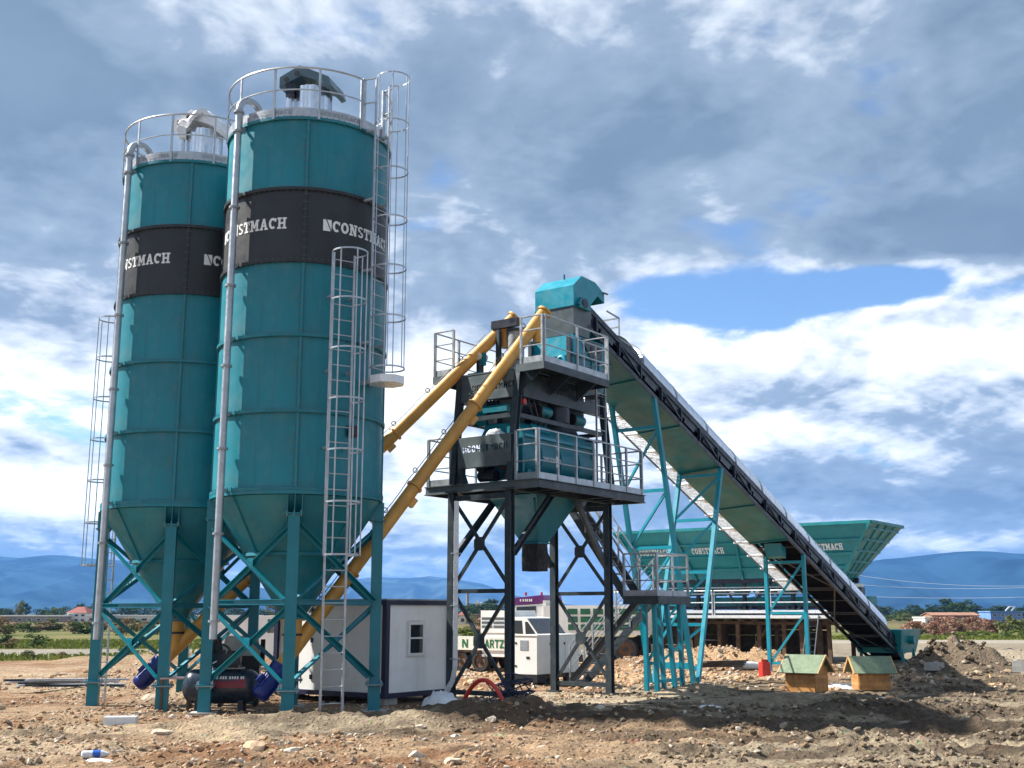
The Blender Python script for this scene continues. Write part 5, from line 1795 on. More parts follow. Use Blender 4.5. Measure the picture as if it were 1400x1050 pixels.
# ------------------------------------------------------------------ flat-bed truck behind the tower
F_ = thing('flatbed_truck', 'white flatbed truck with green lettering on its side board, seen between tower legs', 'truck', (-.22, 39.3, 0), R(-34))
M['greenletter'] = MAT('green_letter_paint', (.012, .13, .045), .5)
M['rust'] = MAT('rusty_chassis', (.13, .062, .032), .85, 0, .4, 4, dust=.3)
MB().box(-3.6, -.42, -.85, .95, .62, .72).build('bed_floor', 'rust', F_)
MB().box(-3.6, .58, -.88, -.865, .70, 1.10).build('side_board', 'cream', F_)
MB().box(-3.6, -.44, .951, .98, .70, 1.10).build('side_board', 'cream', F_)
MB().box(-3.63, -3.601, -.88, .98, .70, 1.10).build('tail_board', 'cream', F_)
lettering(F_, 'n', .27, lambda u, v, kk: (-1.02 + u, -.886 - kk, .91 + v), 'greenletter', stretch=1.1)
lettering(F_, 'hartz', .27, lambda u, v, kk: (.06 + u, -.886 - kk, .91 + v), 'greenletter', stretch=.85)
lettering(F_, 'nat', .13, lambda u, v, kk: (-1.95 + u, -.886 - kk, .93 + v), 'greenletter', stretch=1.0)
for y_ in (-.35, .45):
    MB().bar((-3.5, y_, .53), (1.9, y_, .53), .10, .16).build('chassis_rail', 'rust', F_)
for x_ in (-1.25, -.45, 1.95):
    for y_ in (-.72, .82):
        wheel(F_, x_, y_, .34, .345, .24, rim='rust')
cabp = [(-.36, 1.25), (-.36, 1.92), (.62, 1.92), (.66, 1.78), (1.40, 1.74), (1.86, 1.18), (2.35, 1.06), (2.40, .50), (-.36, .50)]
cb = MB().prism([(x_, -.84, z_) for x_, z_ in cabp], (0, 1.74, 0)).build('cab', 'white', F_, smooth=0)
MB().box(-.40, .60, -.86, .92, 1.26, 1.98).build('cab_back_box', 'white', F_)
for i in range(3):
    for j in range(2):
        MB().box(-.36 + j * .47, .06 + j * .47, -.868, -.861, 1.42 + i * .13, 1.50 + i * .13).build('louvre', 'steel_lt', F_)
MB().prism([(.76, -.846, 1.26), (.76, -.846, 1.66), (1.22, -.846, 1.66), (1.26, -.846, 1.24)], (0, .004, 0)).build('side_window', 'glass', F_, smooth=0)
MB().prism([(1.36, -.846, 1.22), (1.34, -.846, 1.62), (1.44, -.846, 1.62), (1.80, -.846, 1.18)], (0, .004, 0)).build('side_window', 'glass', F_, smooth=0)
MB().prism([(1.44, -.78, 1.712), (1.44, .84, 1.712), (1.835, .84, 1.232), (1.835, -.78, 1.232)], (.006, 0, .005)).build('windscreen', 'glass', F_, smooth=0)
MB().box(2.36, 2.46, -.85, .90, .34, .56).build('bumper', 'black', F_)
for y_ in (-.60, .66):
    MB().cyl((2.36, y_, .82), (2.42, y_, .82), .10, 14).build('headlight', 'galv_white', F_)

# white wheeled power unit in front of the truck
G_ = thing('power_unit', 'white boxy power unit on small wheels in front of the flatbed truck', 'generator', (.66, 31.3, 0), TA)
MB().box(0, 2.05, 0, .74, .30, 1.30).build('housing', 'white', G_)
MB().box(-.02, 2.07, -.02, .76, 1.301, 1.325).build('lid', 'white', G_)
MB().box(-.02, .35, -.02, .76, .08, .295).build('bumper', 'black', G_)
MB().box(.36, 2.03, .04, .70, .18, .295).build('chassis', 'rust', G_)
hq = MB().box(-.010, -.001, .28, .54, .92, 1.18).build('hatch', 'galv_dull', G_)
for z_ in (.48, 1.08):
    MB().box(-.012, -.001, .66, .71, z_, z_ + .05).build('hinge', 'black', G_)
MB().box(-.012, -.001, .24, .34, .70, .76).build('plate', 'black', G_)
for x_ in (.68, 1.36):
    MB().box(x_, x_ + .008, -.004, -.001, .34, 1.28).build('door_seam', 'galv_dull', G_)
for x_ in (.60, 1.30, 1.95):
    MB().box(x_, x_ + .04, -.02, -.001, 1.05, 1.11).build('latch', 'black', G_)
for x_, y_ in ((.45, .08), (.45, .66), (1.6, .08), (1.6, .66)):
    wheel(G_, x_, y_, .16, .17, .12, rim='black')

# tipper lorry further back
D_ = thing('tipper_truck', 'tipper truck with purple cab roof and green panelled body, farther back', 'truck', (2.6, 48.5, 0), R(-22))
M['purple'] = MAT('purple_paint', (.14, .018, .16), .35)
M['green'] = MAT('green_panel_paint', (.010, .105, .050), .5, 0, .2, 3)
cbp = [(-2.35, .55), (-2.42, 1.30), (-2.22, 2.20), (-.95, 2.28), (-.95, .55)]
MB().prism([(x_, -1.1, z_) for x_, z_ in cbp], (0, 2.2, 0)).build('cab', 'white', D_, smooth=0)
MB().prism([(-2.48, -1.12, 2.21), (-2.40, -1.12, 2.50), (-1.0, -1.12, 2.62), (-.93, -1.12, 2.30)], (0, 2.24, 0)).build('roof_visor', 'purple', D_, smooth=0)
b = MB()
for x_ in (-2.0, -1.88, -1.78, -1.70, -1.60, -1.52):
    b.box(x_, x_ + .06, -1.127, -1.121, 2.36, 2.46)
stuffpart(b.build('visor_lettering', 'letter', D_))
MB().prism([(-2.28, -1.108, 1.50), (-2.14, -1.108, 2.14), (-1.30, -1.108, 2.18), (-1.30, -1.108, 1.46)], (0, .006, 0)).build('side_window', 'glass', D_, smooth=0)
MB().prism([(-2.425, -1.0, 1.38), (-2.425, 1.0, 1.38), (-2.235, 1.0, 2.16), (-2.235, -1.0, 2.16)], (-.01, 0, 0)).build('windscreen', 'glass', D_, smooth=0)
for x_ in (-1.9, -1.2):
    MB().cyl((x_, -.7, 2.60), (x_, -.7, 2.74), .05, 8).build('marker_lamp', 'red', D_)
bd = MB().frustum((-.85, 3.3, -1.12, 1.12, 1.05), (-.95, 3.5, -1.2, 1.2, 2.20)).build('tipper_body', 'white', D_, smooth=0)
for i in range(3):
    for j in range(6):
        x_ = .10 + j * .54
        z_ = 1.22 + i * .31
        yy = -1.128 - (z_ - 1.05) * .07
        MB().box(x_, x_ + .42, yy - .012, yy + .02, z_, z_ + .23).build('green_panel', 'green', bd)
MB().box(-.98, -.86, -1.15, 1.15, 1.0, 2.40).build('head_board', 'cream', D_)
for y_ in (-.4, .4):
    MB().bar((-2.3, y_, .80), (3.3, y_, .80), .12, .25).build('chassis_rail', 'black', D_)
for x_ in (-1.75, 1.3, 2.45):
    for y_ in (-.95, .95):
        wheel(D_, x_, y_, .48, .49, .30, rim='rust')

# parked van left of the cabin
Vn = thing('parked_van', 'white van half hidden between the silos and the cabin', 'van', (-9.0, 42.5, 0), R(12))
vp = [(-1.6, .35), (-1.6, 1.75), (.7, 1.82), (1.25, 1.25), (1.95, 1.08), (2.0, .38)]
MB().prism([(x_, -.8, z_) for x_, z_ in vp], (0, 1.6, 0)).build('body', 'white', Vn, smooth=0)
MB().prism([(.15, -.806, 1.20), (.15, -.806, 1.68), (.66, -.806, 1.70), (1.08, -.806, 1.22)], (0, .005, 0)).build('side_window', 'glass', Vn, smooth=0)
MB().box(-1.66, -1.601, -.78, .78, .36, .58).build('bumper', 'black', Vn)
for x_ in (-1.0, 1.35):
    for y_ in (-.72, .72):
        wheel(Vn, x_, y_, .30, .31, .20, rim='galv')


# ------------------------------------------------------------------ dog houses
def dog_house(label, loc, rz, w, l, eave, ridge, ov):
    """ridge along local y; gable at local y = 0"""
    o = thing('dog_house', label, 'dog house', loc, rz, 'wooden dog houses')
    nb = 5
    h = eave / nb
    for k_ in range(nb):
        z0_, z1_ = .02 + k_ * h, .02 + (k_ + 1) * h - .004
        for y_ in (0, l):
            MB().box(.021, w - .021, y_ - .012, y_ + .012, z0_, z1_).build('gable_board', 'pine', o)
        for x_ in (0, w):
            MB().box(x_ - .012, x_ + .012, .0, l, z0_, z1_).build('side_board', 'pine', o)
    ng = 4
    for y_ in (0, l):
        for k_ in range(ng):
            t0, t1 = k_ / ng, (k_ + 1) / ng
            z0_, z1_ = eave + .02 + (ridge - eave) * t0, eave + .02 + (ridge - eave) * t1 - .004
            MB().prism([(w / 2 * t0, y_ - .012, z0_), (w - w / 2 * t0, y_ - .012, z0_), (w - w / 2 * t1 - .002, y_ - .012, z1_), (w / 2 * t1 + .002, y_ - .012, z1_)], (0, .024, 0)).build('gable_board', 'pine', o, smooth=0)
    for s in (-1, 1):
        e = V3((w / 2 + s * (w / 2 + ov), -ov, eave - ov * (ridge - eave) / (w / 2) + .04))
        rdg = V3((w / 2, -ov, ridge + .04))
        ln_ = V3((0, l + 2 * ov, 0))
        nrm = ((e - rdg).cross(ln_)).normalized()
        if nrm.z < 0:
            nrm = -nrm
        MB().add([e, rdg, rdg + ln_, e + ln_, e + nrm * .022, rdg + nrm * .022, rdg + ln_ + nrm * .022, e + ln_ + nrm * .022], [(3, 2, 1, 0), (4, 5, 6, 7), (0, 1, 5, 4), (1, 2, 6, 5), (2, 3, 7, 6), (3, 0, 4, 7)]).build('roof_sheet', 'roofgreen', o, smooth=0)
        for yy in (0, 1):
            q = ln_ * yy + V3((0, -.012 if yy == 0 else .012, 0))
            MB().bar(e + q, rdg + q, .022, .055, nrm).build('barge_board', 'pine_lt', o)
    return o


dog_house('wooden dog house with green roof, its gable end turned towards the belt foot', (7.30, 28.6, gz(7.4, 28.75)), TA, .86, .74, .52, .84, .13)
dog_house('wooden dog house with its green roof slope facing the camera, rightmost of two', (9.40, 29.5, gz(9.0, 29.5)), R(90), .66, .76, .50, .78, .14)

# ------------------------------------------------------------------ loose things on the ground
jc = thing('fuel_can', 'red plastic can standing at the foot of the teal trestle', 'can', (7.75, 36.3, 0), R(20))
MB().frustum((-.15, .15, -.12, .12, -.02), (-.14, .14, -.11, .11, .42)).build('body', 'red', jc, smooth=0)
MB().box(-.10, .06, -.03, .03, .42, .50).build('handle', 'red', jc)
MB().cyl((.10, 0, .42), (.10, 0, .49), .03, 10).build('cap', 'black', jc)

hp_ = [ground_pt for ground_pt in ()]
za, zb_ = gz(-1.02, 22.6), gz(-.10, 21.6)
path = []
for k_ in range(21):
    t = k_ / 20
    x_, y_ = -1.02 + .92 * t, 22.6 - 1.0 * t
    path.append((x_, y_, (za + (zb_ - za) * t) - .08 + .62 * math.sin(math.pi * t) ** .75))
o = MB().tube(path, .040, 10).build('red_hose', 'red')
tag(o, 'red corrugated hose arching out of the mud in front of the cabin', 'hose')
cab_ = MB()
rr_ = random.Random(9)
cx_, cy_ = -.02, 24.4
for k_ in range(16):
    r0 = rr_.uniform(.14, .30)
    tz = rr_.uniform(.05, .46)
    tilt = rr_.uniform(-1.0, 1.0)
    ph = rr_.uniform(0, 6.28)
    ox_, oy_ = rr_.uniform(-.16, .16), rr_.uniform(-.12, .12)
    cab_.tube([(cx_ + ox_ + r0 * 1.25 * math.cos(a) + rr_.uniform(-.02, .02), cy_ + oy_ + r0 * .9 * math.sin(a), tz + .05 + tilt * r0 * math.sin(a + ph) * .9) for a in np.linspace(0, 6.0, 22)], .014, 5)
M['cable'] = MAT('dark_blue_cable', (.018, .024, .060), .5)
cab_.build('cable_heap', 'cable')
tag(bpy.data.objects['cable_heap'], 'tangled heap of dark blue cable at the foot of the nearest tower leg', 'cable')


def crumple(name, label, cat, loc, sx, sy, h, seed, mat='plastic', group=None, z=None):
    rs_ = random.Random(seed)
    n_ = 14
    b_ = MB()
    z0_ = gz(loc[0], loc[1])
    for j in range(n_ + 1):
        for i in range(n_ + 1):
            u, v = i / n_ * 2 - 1, j / n_ * 2 - 1
            d = max(0, 1 - (u * u + v * v) * .9)
            edge_ = 1 + rs_.uniform(-.15, .15)
            b_.v.append((u * sx * edge_, v * sy * edge_, -.03 + h * d ** .6 * rs_.uniform(.78, 1.12)))
    for j in range(n_):
        for i in range(n_):
            a = j * (n_ + 1) + i
            b_.f.append((a, a + 1, a + n_ + 2, a + n_ + 1))
    o_ = b_.build(name, mat, None, smooth=75, loc=(loc[0], loc[1], z0_ if z is None else z), rz=rs_.uniform(0, 3))
    return tag(o_, label, cat, group)


crumple('plastic_bag', 'crumpled white bag heaped against the corner of the site cabin', 'bag', (-1.40, 23.7), .42, .34, .42, 1)
q_ = tw(.30, .62)
crumple('plastic_cover', 'white plastic cover bunched on top of the lower name girder', 'cover', (q_.x, q_.y), .24, .22, .20, 12, z=5.83)
crumple('plastic_sheet', 'white plastic sheet behind the gap between the two dog houses', 'plastic sheet', (8.55, 30.6), .55, .3, .16, 2)
crumple('plastic_scrap', 'white plastic scrap in front of the rightmost dog house', 'litter', (8.0, 25.6), .28, .16, .10, 3)
crumple('plastic_scrap', 'torn white plastic scrap lying on mud left of the dog houses', 'litter', (5.0, 22.8), .26, .14, .07, 4)
crumple('plastic_scrap', 'grey film scrap on the dark mud below the stair landing', 'litter', (4.0, 24.4), .32, .16, .08, 5)
crumple('plastic_scrap', 'small white scrap on the gravel below the red hose', 'litter', (-.9, 19.2), .17, .12, .08, 6)
crumple('plastic_scrap', 'white paper scrap at the front edge of the gravel, leftmost', 'litter', (-5.35, 15.6), .28, .12, .06, 7)
fb = MB().box(-.27, .27, -.14, .14, -.02, .13).build('foam_block', 'plastic', None, loc=(-6.80, 20.75, gz(-6.8, 20.75)), rz=R(6))
tag(fb, 'pale foam block on the gravel in front of the leftmost silo', 'foam block')
pb = thing('plastic_bottle', 'clear plastic bottle with blue label near the lower left corner', 'bottle', (-5.62, 16.15, gz(-5.62, 16.15) + .05), R(15))
MB().tube([(-.17, 0, 0), (-.15, 0, 0), (.10, 0, 0), (.15, 0, 0), (.19, 0, 0)], [.03, .055, .055, .03, .022], 14).build('body', 'plastic', pb)
MB().cyl((-.02, 0, 0), (.08, 0, 0), .0575, 14).build('label', 'blue', pb)
M['blue2'] = MAT('blue_label', (.02, .10, .45), .4)
pb.children[1].data.materials[0] = M['blue2']
wb = thing('concrete_block', 'weathered grey concrete block at the right edge on sandy soil', 'block', (15.75, 36.2, gz(15.6, 36.2)), R(-25))
b = MB().frustum((-.42, .42, -.28, .28, -.05), (-.38, .39, -.25, .25, .30))
b.build('block_body', 'concrete', wb, smooth=0)
MB().box(-.26, .26, -.10, .10, .301, .315).build('block_socket', 'plank', wb)
bb_ = MB().box(-.26, .26, -.16, .16, -.02, .22).build('concrete_beam', 'concrete', None, loc=(13.35, 37.4, 1.0), rz=R(15))
tag(bb_, 'pale concrete beam end on top of the spoil heap beside the belt foot', 'beam')
bb_.location.z = gz(13.35, 37.4) + .02
# metal strips lying left of the silos
for i in range(7):
    x_, y_ = -10.9 + rr_.uniform(-.35, .35), 29.2 + rr_.uniform(-.35, .35)
    o = MB().chan((-1.25 + rr_.uniform(-.2, .2), 0, 0), (1.2 + rr_.uniform(-.2, .2), 0, 0), .10, .05, .006).build('metal_strip', 'galv_white' if i % 3 else 'steel_lt', None, loc=(x_, y_, gz(x_, y_) + .06 + .03 * i), rz=R(rr_.uniform(-6, 14)))
    tag(o, ['lowest', 'second lowest', 'third lowest', 'middle', 'third from top', 'second from top', 'topmost'][i] + ' metal strip in the flat pile on the soil left of the silos', 'metal strip', 'metal strips piled left of the silos')
for (x_, y_, a, l__, lab) in ((13.0, 32.2, 70, .9, 'pale bent stick standing in mud right of the dog houses'), (15.6, 34.6, 15, 1.3, 'pale branch lying on the sand near the concrete block'), (6.0, 17.2, 35, .8, 'thin pale stick on the wet track in the foreground')):
    z_ = gz(x_, y_)
    ca_, sa_ = math.cos(R(a)), math.sin(R(a))
    o = MB().tube([(x_ - ca_ * l__ / 2, y_ - sa_ * l__ / 2, z_ + .02), (x_, y_, z_ + .09), (x_ + ca_ * l__ / 2, y_ + sa_ * l__ / 2, z_ + .16)], [.03, .026, .015], 7).build('stick', 'pine_lt')
    tag(o, lab, 'stick')
# stacked boards and rolled tarpaulin behind the trestles
for i in range(4):
    o = MB().box(-.9, .9, -.12, .12, 0, .05).build('board', 'plank', None, loc=(7.0 + .1 * i, 40.3 + .06 * i, gz(7.0, 40.3) + .10 + .055 * i), rz=R(15 + 5 * i))
    tag(o, ['bottom', 'second lowest', 'second highest', 'top'][i] + ' weathered board in the low stack behind the teal trestles', 'board', 'boards stacked behind the trestles')
o = MB().tube([(-.5, 0, .14), (-.2, 0, .17), (.2, 0, .16), (.5, 0, .14)], [.10, .14, .14, .11], 12).build('rolled_sheet', 'plastic', None, loc=(8.1, 40.8, gz(8.1, 40.8)), rz=R(10))
tag(o, 'rolled white sheet lying beside the stack of boards', 'roll')
# puddles in the ruts
M['water'] = MAT('muddy_water', (.16, .12, .075), .04, 0, .1, 2, spec=.7, rvar=.02)
for x_, y_, rx_, ry_, lab in ((2.6, 17.0, .75, .30, 'puddle'), (4.15, 15.9, .60, .22, 'puddle')):
    zz = min(gz(x_ + a * rx_, y_ + b_ * ry_) for a in (-.6, -.3, 0, .3, .6) for b_ in (-.5, 0, .5)) + .035
    o = MB().add([(x_ + rx_ * 1.6 * math.cos(a) * (1 + .15 * math.sin(3 * a)), y_ + ry_ * 1.6 * math.sin(a) * (1 + .2 * math.cos(2 * a)), zz) for a in np.linspace(0, 6.283, 29)[:-1]], [tuple(range(28))]).build('puddle', 'water', None, smooth=0)
    tag(o, kind='structure')
# larger pale stones one can pick out
STONES = ['large pale stone in front of the foam block, below the leftmost silo', 'largest pale slab on the gravel below the nearer silo', 'pale stone just right of the largest slab below the nearer silo',
          'pale stone near the left edge of the gravel', 'smaller pale stone beside the one at the left edge', 'pale stone at the bottom edge left of centre', 'bright pale stone at the bottom edge right below the red hose', 'small pale stone at the bottom edge below the tower',
          'pale stone at the edge of the slab in front of the tower', 'second pale stone at the edge of the slab, right of the first', 'small pale stone below the stair landing', 'pale stone at the right foot of the red hose',
          'pale stone left of the red hose foot', 'pale stone in the mud in front of the dog houses', 'small pale stone in the dark mud of the right foreground', 'large pale stone behind the leftmost silo leg', 'pale stone left of the silos in front of the metal strips',
          'pale stone on the mud right of the dog houses', 'small pale stone in the mud at the right', 'pale rounded stone behind the nearest tower leg']
P2 = rock_protos(6, 2, 8)
for i, (x_, y_, s_) in enumerate([(-5.6, 19.2, .30), (-3.7, 17.1, .34), (-3.1, 16.9, .22), (-9.4, 18.2, .22), (-9.2, 17.6, .16), (-1.3, 16.3, .18), (-.75, 15.5, .2), (.8, 16.1, .12), (1.7, 22.9, .16), (2.1, 22.7, .14), (3.7, 24.2, .12), (-.35, 20.5, .13), (-1.55, 20.1, .15), (6.9, 20.9, .18), (8.1, 18.4, .12), (-8.1, 26.6, .24), (-10.4, 24.2, .20), (10.8, 27.6, .14), (11.5, 24.0, .12), (.35, 32.4, .26)]):
    pv, pf = P2[i % 6]
    me = np_mesh('stone', pv * s_ * .72, pf, M_ROCK, smooth=False)
    at = me.color_attributes.new('soil', 'FLOAT_COLOR', 'POINT')
    c_ = [(.62, .52, .41), (.55, .40, .27), (.66, .58, .48)][i % 3]
    at.data.foreach_set('color', np.tile(np.array([*c_, 1], np.float32), len(pv)))
    o = link('stone', me, None, (x_, y_, gz(x_, y_) + s_ * .06), rr_.uniform(0, 6))
    tag(o, STONES[i], 'stone', 'pale stones on the soil')

# ------------------------------------------------------------------ vegetation
def leafmat(name, c1, c2):
    m = bpy.data.materials.new(name)
    m.use_nodes = True
    t = m.node_tree
    t.nodes.clear()
    k = NT(t)
    co = k.n('ShaderNodeTexCoord').outputs['Object']
    oi = k.n('ShaderNodeObjectInfo').outputs['Random']
    n1 = k.noise(co, 3.0, 4, .6)
    c = k.mixc(k.rng(n1, .35, .65), c1, c2)
    c = k.mixc(.7, c, k.mixc(oi, (.72, .74, .70), (1.25, 1.22, 1.15)), 'MULTIPLY')
    b = k.n('ShaderNodeBsdfPrincipled', {'Base Color': c, 'Roughness': .75})
    b.inputs['Specular IOR Level'].default_value = .2
    tr = k.n('ShaderNodeBsdfTranslucent', {'Color': c})
    mx_ = k.n('ShaderNodeMixShader', {0: .25, 1: b.outputs[0], 2: tr.outputs[0]})
    t.links.new(mx_.outputs[0], k.n('ShaderNodeOutputMaterial').inputs[0])
    return m


LM = dict(dark=leafmat('dark_foliage', (.018, .042, .014), (.045, .085, .024)), mid=leafmat('mid_foliage', (.045, .085, .018), (.10, .15, .035)),
          olive=leafmat('olive_foliage', (.085, .105, .030), (.15, .16, .055)), brown=leafmat('dry_brown_foliage', (.13, .085, .045), (.20, .15, .085)),
          pink=leafmat('pinkish_twigs', (.26, .135, .10), (.38, .23, .17)), lime=leafmat('bright_green_foliage', (.10, .145, .022), (.20, .215, .050)))
M['bark'] = MAT('bark', (.09, .065, .045), .9, 0, .3, 6)


def crown_mesh(name, mat, n, rx, rz, leaf, seed, clumps=14, flat=.0):
    rs_ = np.random.RandomState(seed)
    cl = []
    for _ in range(clumps):
        a, r0 = rs_.uniform(0, 6.283), rs_.uniform(0, 1) ** .6
        z_ = rs_.uniform(-.75, .95)
        w_ = math.sqrt(max(.05, 1 - (z_ * .9) ** 2))
        cl.append((rx * .8 * r0 * w_ * math.cos(a), rx * .8 * r0 * w_ * math.sin(a), rz * z_, rs_.uniform(.28, .5)))
    cl = np.array(cl)
    pick = rs_.randint(0, clumps, n)
    d = rs_.normal(0, 1, (n, 3))
    d /= np.linalg.norm(d, axis=1)[:, None]
    rad = rs_.uniform(.35, 1, n) ** .5
    c = cl[pick, :3] + d * rad[:, None] * cl[pick, 3:4] * np.array([rx, rx, rz * .9])
    a1 = rs_.normal(0, 1, (n, 3))
    a1 /= np.linalg.norm(a1, axis=1)[:, None]
    a2 = np.cross(a1, d)
    a2 /= np.linalg.norm(a2, axis=1)[:, None] + 1e-6
    s = leaf * rs_.uniform(.6, 1.4, n)[:, None]
    V = np.stack([c - a1 * s, c + a2 * s * .7, c + a1 * s, c - a2 * s * .7], 1).reshape(-1, 3)
    F = np.arange(4 * n).reshape(-1, 4)
    return np_mesh(name, V, F, mat, smooth=False)


PRO = {}


def plant(name, label, cat, px, Y, w, h, kind, seed, group, trunk=.0, n=700, z=None):
    """a tree or shrub standing at distance Y, w wide and h high, seen around pixel column px"""
    key = (kind, seed % 4, trunk > 0)
    if key not in PRO:
        PRO[key] = (crown_mesh('crown', LM[kind], n, .5, .5, .045 if trunk else .05, seed % 4 + 10 * len(PRO)), n)
    X_ = (px - 700) / 1572 * Y * .981
    zz = gz(X_, Y) if z is None else z
    o = thing(name, label, cat, (X_, Y, zz), random.uniform(0, 6), group)
    c = link('crown', PRO[key][0], o, (0, 0, trunk + (h - trunk) / 2))
    c.scale = (w, w, h - trunk)
    if trunk:
        b = MB()
        b.tube([(0, 0, -.1), (.02 * h, 0, trunk), (.01 * h, .02 * h, h * .62)], [.035 * h, .025 * h, .008 * h], 7)
        for a in (0, 2.1, 4.2):
            b.tube([(.02 * h, 0, trunk), (w * .25 * math.cos(a), w * .25 * math.sin(a), h * .62)], [.018 * h, .005 * h], 5)
        b.build('trunk', 'bark', o)
    else:
        b = MB()
        for a in range(5):
            b.tube([(0, 0, -.05), (w * .25 * math.cos(a * 1.3), w * .25 * math.sin(a * 1.3), h * .6)], [.02 * h, .006 * h], 5)
        b.build('stem', 'bark', o)
    return o


random.seed(21)
_o1 = ['first', 'second', 'third', 'fourth', 'fifth', 'sixth', 'seventh', 'eighth', 'ninth', 'tenth', 'eleventh', 'twelfth', 'thirteenth', 'fourteenth', 'fifteenth', 'sixteenth', 'seventeenth', 'eighteenth', 'nineteenth', 'twentieth']
ORD = _o1 + ['twenty-' + q for q in _o1[:9]] + ['thirtieth']
# dark trees along the horizon, left of and between the silos
for i in range(26):
    px = -20 + i * 18.5 + random.uniform(-5, 5)
    plant('horizon_tree', ORD[i] + ' dark tree from the left in the low line on the left horizon', 'tree', px, 320 + random.uniform(-15, 15), random.uniform(5.0, 7.5), random.uniform(2.8, 4.2), 'dark', i, 'dark trees on the left horizon', trunk=.5)
plant('bare_tree', 'thin greyish tree rising above the sheds near the left edge', 'tree', 26, 280, 3.4, 4.6, 'olive', 1, None, trunk=1.2)
plant('round_tree', 'rounded green tree standing left of the red roofed house', 'tree', 76, 270, 4.8, 3.4, 'mid', 2, None, trunk=.6)
plant('slim_tree', 'tall pale tree seen left of the cabin between the silos', 'tree', 372, 150, 1.6, 3.4, 'olive', 3, None, trunk=.8)
# brown shrubs in a band on the left
for i in range(30):
    px = -15 + i * 14.5 + random.uniform(-6, 6)
    kind = ['brown', 'brown', 'olive', 'brown', 'mid'][i % 5]
    plant('dry_shrub', ORD[i] + ' shrub from the left in the brownish band beyond the grey track', 'shrub', px, 118 + random.uniform(-18, 20), random.uniform(2.2, 3.6), random.uniform(.95, 1.5), kind, i, 'shrubs beyond the track on the left')
for px, Y, w, h, kind, lab in ((52, 66, 1.6, .75, 'mid', 'dark green bush beside the grey track near the left edge'), (5, 66, 1.5, .65, 'dark', 'dark bush at the far left edge of the track'), (17, 65, 1.0, .5, 'brown', 'small brown bush next to the dark one at the left edge'),
                               (44, 51, .7, .36, 'olive', 'low olive tuft on the near side of the track, left'), (90, 50, .6, .36, 'brown', 'low dry tuft on the dirt bank left of the silos'), (178, 52, .9, .45, 'olive', 'low dry bush seen between the legs of the leftmost silo')):
    plant('bush', lab, 'bush', px, Y, w, h, kind, int(px), None)
# centre, seen between the tower legs
for i, (px, Y, w, h) in enumerate(((640, 300, 7, 4.2), (652, 310, 8, 4.6), (664, 305, 8, 4.4), (676, 310, 8, 5.2), (688, 300, 8, 4.6), (702, 310, 8, 5.0), (716, 305, 7, 4.4), (632, 310, 6, 3.6), (728, 310, 7, 4.0), (745, 310, 7, 3.8), (770, 315, 7, 3.6))):
    plant('pine_tree', 'dark green tree in the clump seen between the tower legs, ' + ['second', 'third', 'fourth', 'fifth', 'sixth', 'seventh', 'eighth', 'first', 'ninth', 'tenth', 'eleventh'][i] + ' from left', 'tree', px, Y, w, h, 'dark', i, 'dark trees behind the truck', trunk=.8)
plant('lime_tree', 'bright green small tree beside the ruined building', 'tree', 643, 180, 2.0, 1.9, 'lime', 1, None, trunk=.4)
for i, (px, Y, w, h, k_) in enumerate(((634, 75, 2.2, 1.0, 'lime'), (655, 110, 3, 1.2, 'brown'), (672, 105, 3, 1.6, 'pink'), (684, 100, 3, 1.7, 'pink'), (662, 120, 3, 1.3, 'brown'), (695, 110, 3, 1.4, 'brown'), (760, 110, 3, 1.3, 'brown'), (846, 110, 3, 1.1, 'olive'))):
    plant('field_shrub', ['bright green', 'leftmost brown', 'left reddish', 'right reddish', 'second brown', 'third brown', 'rightmost brown', 'olive'][i] + ' shrub in the field behind the flatbed truck', 'shrub', px, Y, w, h, k_, i, 'shrubs behind the truck')
# right: tree line, pink shrubs, green tufts
for i in range(26):
    px = 1176 + i * 10.4 + random.uniform(-3, 3)
    plant('wood_tree', ORD[i] + ' dark tree from the left in the line below the right mountain', 'tree', px, 330 + random.uniform(-14, 14), random.uniform(6, 9), random.uniform(2.9, 4.4) + (1.1 if 1290 < px < 1330 else 0), 'dark', i, 'trees in the line on the right', trunk=.5)
for i in range(14):
    px = 1196 + i * 16 + random.uniform(-4, 4)
    plant('hedge_tree', ORD[i] + ' bush from the left at the foot of the right tree line', 'bush', px, 290 + random.uniform(-10, 10), random.uniform(4, 6), random.uniform(1.3, 2.0), 'mid' if i % 3 else 'olive', i, 'bushes below the tree line on the right')
for i in range(17):
    px = 1244 + i * 10.5 + random.uniform(-3, 3)
    plant('pink_shrub', ORD[i] + ' shrub from the left in the pinkish row beyond the spoil heap', 'shrub', px, 112 + random.uniform(-10, 10), random.uniform(2.0, 2.9), random.uniform(1.1, 1.65), ['pink', 'pink', 'olive', 'pink', 'brown'][i % 5] if px < 1370 else 'olive', i, 'pinkish shrubs on the right')
for i in range(10):
    px = 1300 + i * 12 + random.uniform(-4, 4)
    plant('grass_tuft', ORD[i] + ' green tuft from the left in front of the pinkish shrubs', 'tuft', px, 92 + random.uniform(-6, 6), random.uniform(.9, 1.6), random.uniform(.35, .6), 'lime' if i % 2 else 'mid', i, 'green tufts on the right')

